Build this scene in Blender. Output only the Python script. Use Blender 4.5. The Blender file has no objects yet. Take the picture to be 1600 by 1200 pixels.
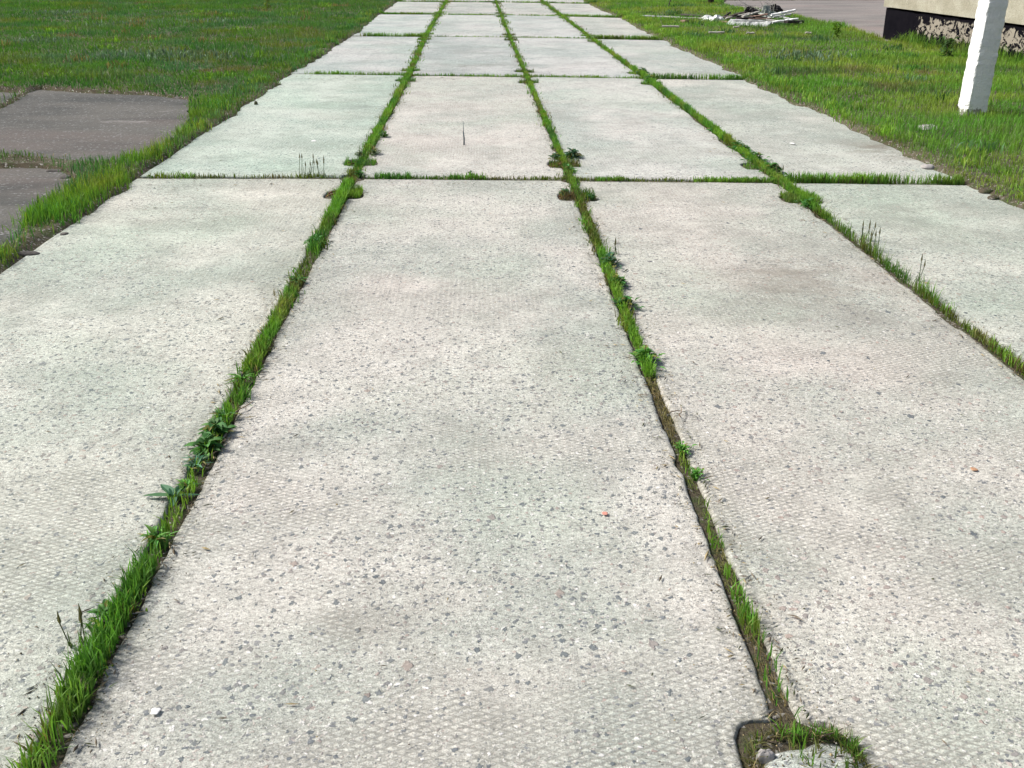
import bpy, math, random
import numpy as np
from mathutils import Vector, Matrix
random.seed(7); RG = np.random.default_rng(11)
sc = bpy.context.scene; COL = sc.collection
# ---------------- camera ----------------
H = 1.55; F = 1600.0
TH = math.atan(693/F); PS = math.atan(55*math.cos(TH)/F)
fw = Vector((math.sin(PS)*math.cos(TH), math.cos(PS)*math.cos(TH), -math.sin(TH)))
rt = Vector((math.cos(PS), -math.sin(PS), 0)); up = rt.cross(fw)
cam = bpy.data.cameras.new('camera'); cam.lens = 36; cam.sensor_width = 36; cam.clip_start = .05; cam.clip_end = 3000
co = bpy.data.objects.new('camera', cam); COL.objects.link(co)
co.matrix_world = Matrix(((rt.x, up.x, -fw.x, 0), (rt.y, up.y, -fw.y, 0), (rt.z, up.z, -fw.z, H), (0, 0, 0, 1)))
sc.camera = co
def G(u, v, z=0.0):
    """ground point seen at a place of the photograph"""
    d = fw*F + rt*(u-800) - up*(v-600); t = (z-H)/d.z
    return Vector((d.x*t, d.y*t, z))
# ---------------- light ----------------
SUN_EL, SUN_AZ = math.radians(45), math.radians(-78)      # azimuth from +Y towards +X
w = bpy.data.worlds.new('World'); sc.world = w; w.use_nodes = True
nt = w.node_tree; bg = nt.nodes['Background']; sk = nt.nodes.new('ShaderNodeTexSky')
sk.sky_type = 'NISHITA'; sk.sun_disc = False; sk.sun_elevation = SUN_EL; sk.sun_rotation = SUN_AZ
sk.dust_density = 4; sk.air_density = 1.0; sk.ozone_density = .6
nt.links.new(sk.outputs[0], bg.inputs[0]); bg.inputs[1].default_value = .085
sl = bpy.data.lights.new('sun', 'SUN'); sl.energy = 3.1; sl.angle = math.radians(13); sl.color = (1, .975, .93)
so = bpy.data.objects.new('sun', sl); COL.objects.link(so)
sd = Vector((math.sin(SUN_AZ)*math.cos(SUN_EL), math.cos(SUN_AZ)*math.cos(SUN_EL), math.sin(SUN_EL)))
so.rotation_euler = sd.to_track_quat('Z', 'Y').to_euler(); so.location = sd*30
sc.view_settings.view_transform = 'Standard'; sc.view_settings.look = 'None'
sc.view_settings.exposure = .84; sc.view_settings.gamma = 1
# ---------------- helpers ----------------
def tag(o, label=None, cat=None, group=None, kind=None):
    if label: o['label'] = label
    if cat: o['category'] = cat
    if group: o['group'] = group
    if kind: o['kind'] = kind
    return o
def mesh(name, V, Fc, mat, parent=None, loc=(0, 0, 0), smooth=False, rot=None):
    m = bpy.data.meshes.new(name); m.from_pydata([tuple(v) for v in V], [], Fc); m.update()
    if isinstance(mat, (list, tuple)):
        for q in mat: m.materials.append(q)
    else: m.materials.append(mat)
    if smooth: m.polygons.foreach_set('use_smooth', [True]*len(m.polygons))
    o = bpy.data.objects.new(name, m); COL.objects.link(o); o.location = loc
    if rot: o.rotation_euler = rot
    if parent: o.parent = parent
    return o
def mesh_np(name, V, T, mat, colr=None, smooth=False):
    m = bpy.data.meshes.new(name); nv, ntri = len(V), len(T); k = T.shape[1]
    m.vertices.add(nv); m.vertices.foreach_set('co', V.astype(np.float32).ravel())
    m.loops.add(ntri*k); m.loops.foreach_set('vertex_index', T.astype(np.int32).ravel())
    m.polygons.add(ntri); m.polygons.foreach_set('loop_start', np.arange(0, ntri*k, k, dtype=np.int32))
    m.polygons.foreach_set('use_smooth', np.full(ntri, smooth, dtype=bool))
    m.update(calc_edges=True); m.materials.append(mat)
    if colr is not None:
        a = m.color_attributes.new('tint', 'FLOAT_COLOR', 'POINT')
        c = np.ones((nv, 4), np.float32); c[:, :3] = colr; a.data.foreach_set('color', c.ravel())
    o = bpy.data.objects.new(name, m); COL.objects.link(o); return o
def empty(name, loc, rz=0):
    o = bpy.data.objects.new(name, None); COL.objects.link(o); o.location = loc; o.rotation_euler.z = rz
    o.empty_display_size = .1; return o
def _h(i, j, s):
    n = (i.astype(np.int64)*374761393 + j.astype(np.int64)*668265263 + s*1442695041) & 0xffffffff
    n = ((n ^ (n >> 13))*1274126177) & 0xffffffff
    return ((n ^ (n >> 16)) & 0xffff)/65535.0
def vn(x, y, s=0):
    x = np.asarray(x, float); y = np.asarray(y, float)
    i = np.floor(x); j = np.floor(y); fx = x-i; fy = y-j; fx = fx*fx*(3-2*fx); fy = fy*fy*(3-2*fy)
    a, b, c, d = _h(i, j, s), _h(i+1, j, s), _h(i, j+1, s), _h(i+1, j+1, s)
    return a*(1-fx)*(1-fy)+b*fx*(1-fy)+c*(1-fx)*fy+d*fx*fy
def fbm(x, y, s=0, o=4):
    r = 0; a = .5; t = 0
    for k in range(o):
        r = r+a*vn(x*2**k+13.7*k, y*2**k+7.1*k, s+k); t += a; a *= .55
    return r/t
def inpoly(x, y, P):
    r = np.zeros(np.shape(x), bool); n = len(P)
    for k in range(n):
        x1, y1 = P[k][0], P[k][1]; x2, y2 = P[(k+1) % n][0], P[(k+1) % n][1]
        if y1 == y2: continue
        c = ((y1 > y) != (y2 > y)) & (x < (x2-x1)*(y-y1)/(y2-y1)+x1); r ^= c
    return r
# ---------------- materials ----------------
class NT:
    def __init__(s, name, rough=.9, spec=.2):
        s.m = bpy.data.materials.new(name); s.m.use_nodes = True; s.t = s.m.node_tree
        s.b = s.t.nodes['Principled BSDF']; s.b.inputs['Roughness'].default_value = rough
        s.b.inputs['Specular IOR Level'].default_value = spec
    def n(s, typ, **kw):
        q = s.t.nodes.new('ShaderNode'+typ)
        for k, v in kw.items(): setattr(q, k, v)
        return q
    def lk(s, a, b):
        if isinstance(a, (int, float)): b.default_value = a
        elif isinstance(a, tuple): b.default_value = a if len(a) == 4 or b.type == 'VECTOR' else (*a, 1)
        else: s.t.links.new(a, b)
    def obj(s, per_object=True):
        t = s.n('TexCoord').outputs['Object']
        if not per_object: return t
        oi = s.n('ObjectInfo'); m = s.n('VectorMath', operation='SCALE'); m.inputs[0].default_value = (31, 17, 23)
        s.lk(oi.outputs['Random'], m.inputs['Scale']); a = s.n('VectorMath', operation='ADD')
        s.lk(t, a.inputs[0]); s.lk(m.outputs[0], a.inputs[1]); return a.outputs[0]
    def noise(s, v, sc, det=4, ro=.55, off=None, col=False, dist=0):
        if off: v = s.vadd(v, off)
        q = s.n('TexNoise'); s.lk(v, q.inputs['Vector']); q.inputs['Scale'].default_value = sc
        q.inputs['Detail'].default_value = det; q.inputs['Roughness'].default_value = ro; q.inputs['Distortion'].default_value = dist
        return q.outputs['Color' if col else 'Fac']
    def vadd(s, a, b):
        q = s.n('VectorMath', operation='ADD'); s.lk(a, q.inputs[0]); s.lk(b, q.inputs[1]); return q.outputs[0]
    def vmul(s, a, b):
        q = s.n('VectorMath', operation='MULTIPLY'); s.lk(a, q.inputs[0]); s.lk(b, q.inputs[1]); return q.outputs[0]
    def vor(s, v, sc, feat='F1', metric='EUCLIDEAN'):
        q = s.n('TexVoronoi', feature=feat, distance=metric) if feat == 'F1' else s.n('TexVoronoi', feature=feat)
        s.lk(v, q.inputs['Vector']); q.inputs['Scale'].default_value = sc; return q
    def ramp(s, f, st, interp='LINEAR'):
        q = s.n('ValToRGB'); s.lk(f, q.inputs[0]); e = q.color_ramp.elements; q.color_ramp.interpolation = interp
        while len(e) < len(st): e.new(.5)
        for k, (p, c) in enumerate(st):
            e[k].position = p; e[k].color = (c, c, c, 1) if isinstance(c, (int, float)) else (*c, 1)
        return q.outputs[0]
    def mr(s, f, a, b, c=0., d=1., smooth=True):
        q = s.n('MapRange', interpolation_type='SMOOTHSTEP' if smooth else 'LINEAR'); s.lk(f, q.inputs[0])
        for k, v in zip((1, 2, 3, 4), (a, b, c, d)): q.inputs[k].default_value = v
        return q.outputs[0]
    def mix(s, f, a, b, mode='MIX'):
        q = s.n('Mix', data_type='RGBA', blend_type=mode); s.lk(f, q.inputs[0]); s.lk(a, q.inputs[6]); s.lk(b, q.inputs[7]); return q.outputs[2]
    def math(s, op, a, b=0.):
        q = s.n('Math', operation=op); s.lk(a, q.inputs[0]); s.lk(b, q.inputs[1]); return q.outputs[0]
    def sep(s, c):
        q = s.n('SeparateColor'); s.lk(c, q.inputs[0]); return q.outputs
    def bump(s, h, st=.5, d=.005):
        q = s.n('Bump'); q.inputs['Strength'].default_value = st; q.inputs['Distance'].default_value = d
        s.lk(h, q.inputs['Height']); s.lk(q.outputs[0], s.b.inputs['Normal'])
    def col(s, c): s.lk(c, s.b.inputs['Base Color']); return s.m

def concrete_mat():
    q = NT('old_concrete', .92, .15); p = q.obj()
    wob = q.vmul(q.noise(p, 55, 3, .6, col=True), (.024, .024, .024)); pw = q.vadd(p, wob)
    tone = q.mix(q.mr(q.noise(p, 1.1, 4, .55), .36, .64), (.345, .37, .335), (.475, .465, .43))
    tone = q.mix(q.math('MULTIPLY', q.mr(q.noise(p, .75, 3, .5, (9, 3, 2)), .48, .68), .45), tone, (.385, .44, .375))
    tone = q.mix(q.math('MULTIPLY', q.mr(q.noise(p, .9, 3, .5, (3, 19, 5)), .5, .7), .4), tone, (.53, .475, .445))
    mott = q.ramp(q.noise(p, 7, 7, .7), [(.3, .80), (.5, 1.0), (.72, 1.12)])
    c = q.mix(1., tone, mott, 'MULTIPLY')
    expo = q.mr(q.noise(p, 1.25, 4, .6, (5, 5, 8)), .40, .58)          # worn zones where the aggregate shows
    # sand grain
    grain = q.ramp(q.noise(p, 260, 3, .7), [(.32, .5), (.5, 1.0), (.66, 1.35)])
    c = q.mix(.9, c, grain, 'MULTIPLY')
    c = q.mix(.8, c, q.ramp(q.noise(q.vmul(p, (.6, 1, 1)), 85, 3, .75, (2, 6, 1)), [(.32, .55), (.5, 1.0), (.68, 1.35)]), 'MULTIPLY')
    # anti-slip diamond ribs cast into the surface, worn off in places
    ribs = []
    for ang in (.42, -.42):
        mp = q.n('Mapping'); q.lk(q.vadd(p, q.vmul(q.noise(p, 25, 2, .5, col=True), (.01, .01, .01))), mp.inputs[0]); mp.inputs['Rotation'].default_value = (0, 0, ang)
        wv = q.n('TexWave', wave_type='BANDS', bands_direction='Y', wave_profile='SIN'); q.lk(mp.outputs[0], wv.inputs[0])
        wv.inputs['Scale'].default_value = 17.; wv.inputs['Distortion'].default_value = .6; wv.inputs['Detail'].default_value = 1
        ribs.append(wv.outputs['Fac'])
    rib = q.math('MINIMUM', ribs[0], ribs[1])
    ribm = q.math('MULTIPLY', q.mr(q.noise(p, 1.9, 3, .6, (21, 2, 1)), .34, .54), q.math('SUBTRACT', 1.15, expo))
    groove = q.mr(rib, .02, .40, 1., 0.)
    c = q.mix(q.math('MULTIPLY', q.math('MULTIPLY', groove, ribm), .58), c, (.20, .20, .18))
    hgt = q.math('MULTIPLY', q.math('MULTIPLY', rib, ribm), .5)
    # pebbles of three sizes
    def pebbles(c, hgt, scale, thr0, thr1, dist, ramp, hstr, metric='EUCLIDEAN', stretch=(1, 1, 1), fac=1.):
        v = q.vor(q.vmul(pw, stretch), scale, metric=metric); s = q.sep(v.outputs['Color'])
        thr = q.mr(expo, 0, 1, thr0, thr1, False)
        pick = q.math('GREATER_THAN', s[0], thr)
        rad = q.math('MULTIPLY', q.math('ADD', .45, q.math('MULTIPLY', s[1], .75)), dist)
        inside = q.mr(q.math('DIVIDE', v.outputs['Distance'], rad), .80, 1.05, 1., 0.)
        f = q.math('MULTIPLY', pick, inside)
        pc = q.mix(.5, q.ramp(s[2], ramp), q.ramp(q.noise(p, 90, 3, .6), [(.3, .7), (.7, 1.3)]), 'MULTIPLY')
        c = q.mix(q.math('MULTIPLY', f, fac), c, pc)
        return c, q.math('ADD', hgt, q.math('MULTIPLY', f, hstr))
    c, hgt = pebbles(c, hgt, 150, .70, .40, .46, [(0, (.14, .15, .16)), (.35, (.24, .25, .25)), (.6, (.40, .36, .33)), (.85, (.58, .57, .54)), (1, (.72, .72, .70))], .3, fac=.8)
    c, hgt = pebbles(c, hgt, 85, .84, .56, .47, [(0, (.10, .12, .14)), (.4, (.20, .21, .22)), (.6, (.34, .27, .24)), (.8, (.50, .49, .46)), (1, (.68, .68, .67))], .5, stretch=(.85, 1, 1), fac=.85)
    c, hgt = pebbles(c, hgt, 44, .87, .50, .48, [(0, (.06, .08, .10)), (.45, (.14, .16, .17)), (.7, (.25, .23, .22)), (.86, (.36, .29, .26)), (1, (.6, .6, .58))], .8, 'MANHATTAN', (1, .8, 1), .9)
    c, hgt = pebbles(c, hgt, 24, .975, .91, .38, [(0, (.07, .09, .11)), (.7, (.15, .17, .19)), (.9, (.30, .25, .22)), (1, (.5, .48, .45))], .8, 'MANHATTAN', (1, .75, 1), .85)
    # pits and hairline wear
    pit = q.mr(q.vor(pw, 60).outputs['Distance'], .05, .13, 1., 0.)
    pit = q.math('MULTIPLY', pit, q.math('GREATER_THAN', q.noise(p, 9, 2, .5, (4, 4, 4)), .55))
    c = q.mix(q.math('MULTIPLY', pit, .65), c, (.12, .12, .11))
    st = q.mr(q.noise(p, 1.6, 6, .68, (14, 8, 8)), .58, .74)
    c = q.mix(q.math('MULTIPLY', st, .42), c, (.20, .205, .19))
    sa = q.n('Attribute', attribute_name='stain'); sf = q.math('MULTIPLY', sa.outputs['Fac'], q.mr(q.noise(q.vmul(p, (.6, 1, 1)), 7, 6, .72, (6, 2, 9)), .36, .64, .1, 1.))
    c = q.mix(sf, c, (.17, .145, .12))
    at = q.n('Attribute', attribute_name='dirt'); df = q.math('MULTIPLY', at.outputs['Fac'], q.mr(q.noise(p, 9, 5, .7, (2, 2, 9)), .34, .66, .15, 1.))
    c = q.mix(q.math('MULTIPLY', df, .42), c, (.19, .185, .14))
    oi = q.n('ObjectInfo'); c = q.mix(1., c, oi.outputs['Color'], 'MULTIPLY')
    hgt = q.math('ADD', hgt, q.math('MULTIPLY', q.noise(p, 120, 5, .7), .9)); hgt = q.math('SUBTRACT', hgt, q.math('MULTIPLY', pit, .8))
    q.bump(hgt, .75, .004); return q.col(c)
M = {}
M['concrete'] = concrete_mat()
def asphalt_mat(name, base, alt, pink, per=False):
    q = NT(name, .9, .25); p = q.obj(per)
    ps = q.vmul(p, (.35, 1., 1.))
    c = q.mix(q.mr(q.noise(ps, 1.3, 6, .62), .38, .62), base, alt)
    c = q.mix(q.math('MULTIPLY', q.mr(q.noise(ps, .8, 3, .6, (7, 7, 2)), .48, .66), .6), c, pink)
    c = q.mix(.9, c, q.ramp(q.noise(p, 120, 4, .7), [(.3, .6), (.5, 1.), (.72, 1.45)]), 'MULTIPLY')
    v = q.vor(p, 70); s = q.sep(v.outputs['Color'])
    c = q.mix(q.math('MULTIPLY', q.math('GREATER_THAN', s[0], .90), .6), c, q.ramp(s[1], [(0, .04), (1, .30)]))
    c = q.mix(q.mr(q.noise(ps, 3.2, 6, .7, (1, 8, 3)), .62, .72, 0, .5), c, (.30, .29, .27))
    q.bump(q.noise(p, 110, 5, .7), .8, .005); return q.col(c)
M['asphalt'] = asphalt_mat('old_asphalt', (.050, .052, .048), (.098, .094, .084), (.118, .098, .088))
M['road'] = asphalt_mat('worn_road', (.14, .13, .12), (.21, .19, .175), (.225, .18, .165))
def soil_mat():
    q = NT('soil', 1., .1); p = q.obj(False)
    c = q.mix(q.mr(q.noise(p, 2.2, 6, .65), .35, .65), (.075, .062, .042), (.115, .10, .072))
    c = q.mix(q.mr(q.noise(p, 14, 5, .65, (3, 1, 1)), .46, .62, 0, .8), c, (.055, .075, .028))
    c = q.mix(.9, c, q.ramp(q.noise(p, 160, 4, .75), [(.3, .45), (.5, 1.), (.72, 1.7)]), 'MULTIPLY')
    v = q.vor(p, 90); s = q.sep(v.outputs['Color'])
    c = q.mix(q.math('MULTIPLY', q.math('GREATER_THAN', s[0], .9), .8), c, q.ramp(s[1], [(0, (.12, .11, .09)), (1, (.42, .40, .36))]))
    q.bump(q.noise(p, 90, 6, .75), 1., .012); return q.col(c)
M['soil'] = soil_mat()
def grass_mat(name='grass_blades', tr=.35):
    q = NT(name, .6, .25); a = q.n('Attribute', attribute_name='tint'); c = a.outputs['Color']
    tb = q.n('BsdfTranslucent'); q.lk(q.mix(1., c, (1.25, 1.3, .6), 'MULTIPLY'), tb.inputs[0]); mx = q.n('MixShader'); mx.inputs[0].default_value = tr
    q.col(c); q.lk(q.b.outputs[0], mx.inputs[1]); q.lk(tb.outputs[0], mx.inputs[2]); q.lk(mx.outputs[0], q.t.nodes['Material Output'].inputs[0]); return q.m
M['grass'] = grass_mat()
def plain(name, c1, c2, scale=8, rough=.8, spec=.2, bumpd=.003, det=5, gs=90):
    q = NT(name, rough, spec); p = q.obj()
    c = q.mix(q.mr(q.noise(p, scale, det, .65), .35, .65), c1, c2)
    c = q.mix(.6, c, q.ramp(q.noise(p, gs, 3, .6), [(.3, .7), (.7, 1.3)]), 'MULTIPLY')
    q.bump(q.noise(p, gs, 4, .65), .6, bumpd); return q.col(c)
# ---------------- slab grid ----------------
N = [[(-2.46, 1.24), (-.915, 1.18), (.655, 1.08), (2.13, .94), (3.50, .84)],
     [(-2.44, 7.40), (-.905, 7.33), (.645, 7.22), (2.10, 7.10), (3.45, 6.98)],
     [(-2.40, 13.60), (-.875, 13.38), (.60, 13.18), (2.04, 12.97), (3.34, 12.80)],
     [(-2.26, 19.24), (-.92, 19.02), (.56, 18.80), (1.95, 18.52), (3.22, 18.20)],
     [(-2.24, 25.02), (-.90, 24.86), (.53, 24.60), (1.88, 24.14), (3.16, 23.60)],
     [(-2.22, 30.3), (-.87, 30.1), (.51, 29.85), (1.80, 29.45), (3.05, 29.0)],
     [(-2.22, 36.0), (-.87, 35.8), (.51, 35.6), (1.78, 35.2), (3.0, 34.8)]]
N.insert(0, [(x, y-5.75) for x, y in N[0]])            # the row under the camera
def edge_x(c, y):
    ys = [N[r][c][1] for r in range(len(N))]; xs = [N[r][c][0] for r in range(len(N))]
    return np.interp(y, ys, xs)
NOTCH_OFF, NOTCH_L, NOTCH_W = .50, .125, .125
HG = [0, .031, .020, .020, 0]                           # half gap of each long joint
def half_gap(c, y):
    if c in (0, 4): return 0*y
    g = HG[c]+.010*(fbm(np.asarray(y)*1.3, 0*y+c, 40+c)-.5)
    return g
def side_g(r, c, s, y, t):
    """how far one long side of a slab stands back from its joint line"""
    g = float(half_gap(c, np.array(y)))
    g += .022*(float(fbm(y*4.5, r*5.3+c*2.1+s, 5))-.45)+.011*(float(vn(y*38, r*5.3+c*2.1+s, 6))-.5)
    ch = float(vn(y*3.1, r*7.7+c*3.3+s*1.7, 9)); g += max(0, ch-.80)*.16       # chipped spots
    if c in (0, 4): return .05*(float(fbm(y*1.1, c*3., 3))-.5)
    y0, y1 = N[r][c][1], N[r+1][c][1]
    for yc in (y0+NOTCH_OFF, y1-NOTCH_OFF):
        d = abs(y-yc)
        if d < NOTCH_L and not (r == 1 and c == 1 and yc < 3):
            e = min(1, max(0, (NOTCH_L-d)/.05))**.5
            g = max(g, (NOTCH_W+.02*(float(fbm(y*14, r+c*2.+s*3, 8))-.5))*(.55+.45*e))
    for yc in (y0, y1):                                                        # rounded, crumbled corners
        e = abs(y-yc)-.045; k = .035+.05*float(vn(r*3.1+yc, c*2.3+s, 12))
        if e < k: g += (1-max(e, 0)/k)**2*k*.8
    return g
row_words = ['', 'nearest row', 'second nearest row', 'third row away', 'fourth row away', 'fifth row away', 'farthest row']
col_words = ['leftmost', 'second from the left', 'third from the left', 'rightmost']
look = {(1, 0): 'pale rough', (1, 1): 'large pebbly', (1, 2): 'pinkish stone-flecked', (1, 3): 'smooth pale grey',
        (2, 0): 'smooth pale greenish', (2, 1): 'smooth grey', (2, 2): 'clean pale grey', (2, 3): 'dark-stained grey',
        (3, 1): 'darker bluish grey'}
tints = {(1, 0): (.99, 1.02, .97), (1, 1): (1.0, .985, .965), (1, 2): (1.0, .975, .95), (1, 3): (.93, .965, .92), (2, 0): (.93, 1.04, .985), (2, 1): (1.0, .99, .975),
         (2, 2): (1.0, 1.02, 1.02), (2, 3): (.95, .98, .96), (3, 1): (.86, .90, .93), (3, 0): (.93, .98, 1.0), (3, 2): (.96, .99, 1.02), (3, 3): (.96, .99, 1.0), (4, 0): (.94, .99, 1.01), (4, 1): (.95, .98, 1.0), (4, 2): (.96, .99, 1.02)}
STAINS = [(G(1275, 440), .42, .55, .42), (G(1180, 430), .2, .3, .3), (G(1370, 228), .30, .35, .75), (G(1420, 245), .2, .3, .6), (G(425, 440), .06, .6, .3), (G(330, 600), .06, .5, .2), (G(735, 103), .6, .25, .5), (G(560, 78), .5, .3, .3),
          (G(600, 960), .22, .14, .22), (G(900, 560), .2, .35, .18), (G(1090, 95), .2, .4, .4), (G(1145, 240), .2, .3, .2), (G(850, 22), .7, .6, .35), (G(300, 330), .35, .5, .15)]
def stain_at(x, y): return min(.9, sum(a*math.exp(-((x-p.x)/sx)**2-((y-p.y)/sy)**2) for p, sx, sy, a in STAINS))
EDGE_Z = [(0, -.010), (.003, -.0045), (.008, -.0012), (.018, 0), (.030, 0), (.034, -.0010), (.038, 0), (.07, .0), (.11, .0)]
for r in range(1, len(N)-1):
    for c in range(4):
        far = r > 3; ex = [e for e in EDGE_Z if not far or e[0] in (0, .008, .030, .11)]
        (ax, ay), (bx, by), (cx_, cy_), (dx, dy) = N[r][c], N[r][c+1], N[r+1][c+1], N[r+1][c]; Ly = dy-ay; Lx = bx-ax
        ts = {0.0, 1.0}
        for d, _ in ex[1:]: ts |= {d/Ly, 1-d/Ly}
        ts |= set(np.arange(.11/Ly, 1-.11/Ly, (.10 if far else .035 if r == 1 else .05)/Ly))
        for q in (NOTCH_OFF-NOTCH_L, NOTCH_OFF+NOTCH_L):
            for k in (-.004, .001, .010, .022): ts |= {(q+(k if q < NOTCH_OFF else -k))/Ly, 1-(q+(k if q < NOTCH_OFF else -k))/Ly}
        ts = sorted(ts); ts = [t for k, t in enumerate(ts) if k == 0 or t-ts[k-1] > .0004 or t == 1.0]
        sd_ = [e[0] for e in ex]; inner = list(np.arange(.11+.08, Lx-.19, .12 if far else .08))
        nc = len(sd_)*2+len(inner); V = []; DD = []
        lip = [1.0 if vnq > .35 else .3 for vnq in (.9, .9)]
        gy = .038
        for k, t in enumerate(ts):
            yl = ay+(dy-ay)*t; yr = by+(cy_-by)*t; xl = ax+(dx-ax)*t+side_g(r, c, -1, yl, t); xr = bx+(cx_-bx)*t-side_g(r, c+1, 1, yr, t)
            if c == 0: xl = ax+(dx-ax)*t+side_g(r, 0, -1, yl, t)
            W = xr-xl; offs = sd_+[o_/Lx*W if False else o_ for o_ in inner]
            xsn = [xl+d for d in sd_]+[xl+.11+(W-.22)*(o_-.11)/(Lx-.22) for o_ in inner]+[xr-d for d in sd_[::-1]]
            dyt = min(t, 1-t)*Ly
            for i, x in enumerate(xsn):
                u = (x-ax)/Lx; yb = yl+(yr-yl)*u
                g0 = gy+.022*(float(fbm(x*5, r*3.1-1, 15))-.5)+.006*(float(vn(x*40, r*3.1-1, 16))-.5)+.05*max(0, float(vn(x*4.3, r*3.3-1, 17))-.88)
                g1 = gy+.022*(float(fbm(x*5, (r+1)*3.1+1, 15))-.5)+.006*(float(vn(x*40, (r+1)*3.1+1, 16))-.5)+.05*max(0, float(vn(x*4.3, (r+1)*3.3+1, 17))-.88)
                yy = yb+g0*(1-t)-g1*t if True else yb
                # squeeze so that each end keeps its own gap
                dside = sd_[i] if i < len(sd_) else sd_[nc-1-i] if i >= nc-len(sd_) else .11
                zz = float(np.interp(dside, [e[0] for e in EDGE_Z], [e[1] for e in EDGE_Z]))
                ze = float(np.interp(dyt, [e[0] for e in EDGE_Z[:5]], [e[1] for e in EDGE_Z[:5]])) if dyt < .034 else 0
                zz = min(zz, ze)
                zz += .006*(float(fbm(x*.8+r, yy*.8+c, 21, 3))-.5)+.0016*(float(vn(x*6, yy*6, 22))-.5)
                V.append((x, yy, zz)); de = min(dside if not (c == 0 and i < nc/2) else 9, dyt); DD.append(math.exp(-de/.028)+(.35*math.exp(-max(0, de)/.12) if de < 1 else 0))
        nr_ = len(ts); Fc = [(k*nc+i, k*nc+i+1, (k+1)*nc+i+1, (k+1)*nc+i) for k in range(nr_-1) for i in range(nc-1)]
        rim = [i for i in range(nc)]+[k*nc+nc-1 for k in range(1, nr_)]+[(nr_-1)*nc+i for i in range(nc-2, -1, -1)]+[k*nc for k in range(nr_-2, 0, -1)]
        b_ = len(V); m_ = len(rim); V += [V[i] for i in rim]+[(V[i][0], V[i][1], -.16) for i in rim]
        Fc += [(b_+m_+k, b_+m_+(k+1) % m_, b_+(k+1) % m_, b_+k) for k in range(m_)]
        cx = (ax+bx+cx_+dx)/4; cy = (ay+by+cy_+dy)/4; V = [(x-cx, y-cy, z) for x, y, z in V]
        o = mesh('concrete_slab', V, Fc, M['concrete'], loc=(cx, cy, random.uniform(-.006, .003)), rot=(random.uniform(-.0008, .0008), random.uniform(-.002, .002), 0), smooth=True)  # each mesh is one large precast concrete slab of the road
        at_ = o.data.attributes.new('dirt', 'FLOAT', 'POINT'); at_.data.foreach_set('value', DD+[1.0]*(2*m_))
        at_ = o.data.attributes.new('stain', 'FLOAT', 'POINT'); at_.data.foreach_set('value', [stain_at(v[0]+cx, v[1]+cy) for v in V])
        t = tints.get((r, c), None) or tuple(random.uniform(.93, 1.0) for _ in range(1))*3; o.color = (*t, 1)
        lk = look.get((r, c), 'weathered')
        tag(o, f'{lk} concrete paving slab, {col_words[c]} in the {row_words[r]}', 'paving slab', 'precast concrete slabs of the road')
# lifting loops and mortar in the notches
M['rust'] = plain('rusty_steel', (.10, .045, .025), (.20, .09, .05), 30, .8)
M['mortar'] = M['concrete']
# ---------------- ground ----------------
def gpoly(pts): return [(G(*p).x, G(*p).y) for p in pts]
pad1 = gpoly([(295, 158), (297, 190), (272, 220), (215, 248), (150, 257), (60, 250), (0, 246)])+[(-6.2, 8.15), (-9, 8.4)]+gpoly([(-12, 178), (0, 171), (24, 160), (46, 146), (60, 142), (150, 148), (235, 151)])
pad1b = [(-9.1, 8.6), (-12, 12.0), (-8, 11.95)]+gpoly([(0, 144), (41, 146), (20, 159), (0, 169), (-12, 176)])
pad2 = gpoly([(0, 264), (60, 263), (100, 270), (122, 284), (104, 298), (58, 322), (42, 348), (25, 380), (-20, 410), (-60, 440)])+[(-3.3, 4.6), (-4.5, 3.2), (-9, 3.5), (-9, 7.9), (-6, 7.75)]
road = [(6.62, 17.2), (6.75, 18.2), (7.05, 20.6), (6.85, 21.6), (7.0, 23.3), (6.9, 24.6), (6.5, 26.2), (6.3, 27.6), (6.6, 29.2), (6.9, 30.2), (10, 30.25), (16, 30.1), (26, 30), (26, 18.6), (7.6, 18.6), (7.5, 17.2)]
def outdist(x, y):
    """signed distance outside the strip of slabs, >0 on the verges"""
    return np.maximum(edge_x(0, y)-x, x-edge_x(4, y))
def creep(x, y):
    """how far turf and soil creep over the slab edge (m)"""
    base = np.where(x < 0, .06, .13)
    return base+.20*(fbm(x*.9, y*.9, 60)-.5)+.14*(fbm(x*4, y*4, 63, 3)-.5)
def ground_z(x, y):
    d = outdist(x, y)+creep(x, y)
    z = -.027+.016*fbm(x*12, y*12, 70)
    e = np.clip(d/.10, 0, 1); e = e*e*(3-2*e)
    lawn = .012+.022*fbm(x*1.5, y*1.5, 71)+.014*(fbm(x*16, y*16, 72)-.5)+.03*np.clip((d-.3)/2, 0, 1)
    z = z*(1-e)+lawn*e
    for P in (pad1, pad1b, pad2, road): z = np.where(inpoly(x, y, P), -.03, z)
    return z
def axis(segs):
    a = []
    for s0, s1, st in segs: a += list(np.arange(s0, s1, st))
    return a
xs = np.array([-900, -400, -150, -70, -35, -20]+axis([(-15, -6, .12), (-6, -3.4, .06), (-3.4, -1.9, .03), (-1.9, 2.9, .06), (2.9, 4.2, .03), (4.2, 8, .07), (8, 14, .2)])+[15, 20, 35, 70, 150, 400, 900])
ys = np.array([-900, -300, -80, -20, -8]+axis([(-6, 1.2, .12), (1.2, 12, .035), (12, 20, .06), (20, 36, .12)])+[38, 45, 60, 100, 200, 500, 900])
X, Y = np.meshgrid(xs, ys); Z = ground_z(X, Y)
gv = np.stack([X.ravel(), Y.ravel(), Z.ravel()], 1); nx, ny = len(xs), len(ys)
ii = (np.arange(ny-1)[:, None]*nx+np.arange(nx-1)[None]).ravel()
gf = np.stack([ii, ii+1, ii+nx+1, ii+nx], 1)
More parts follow.
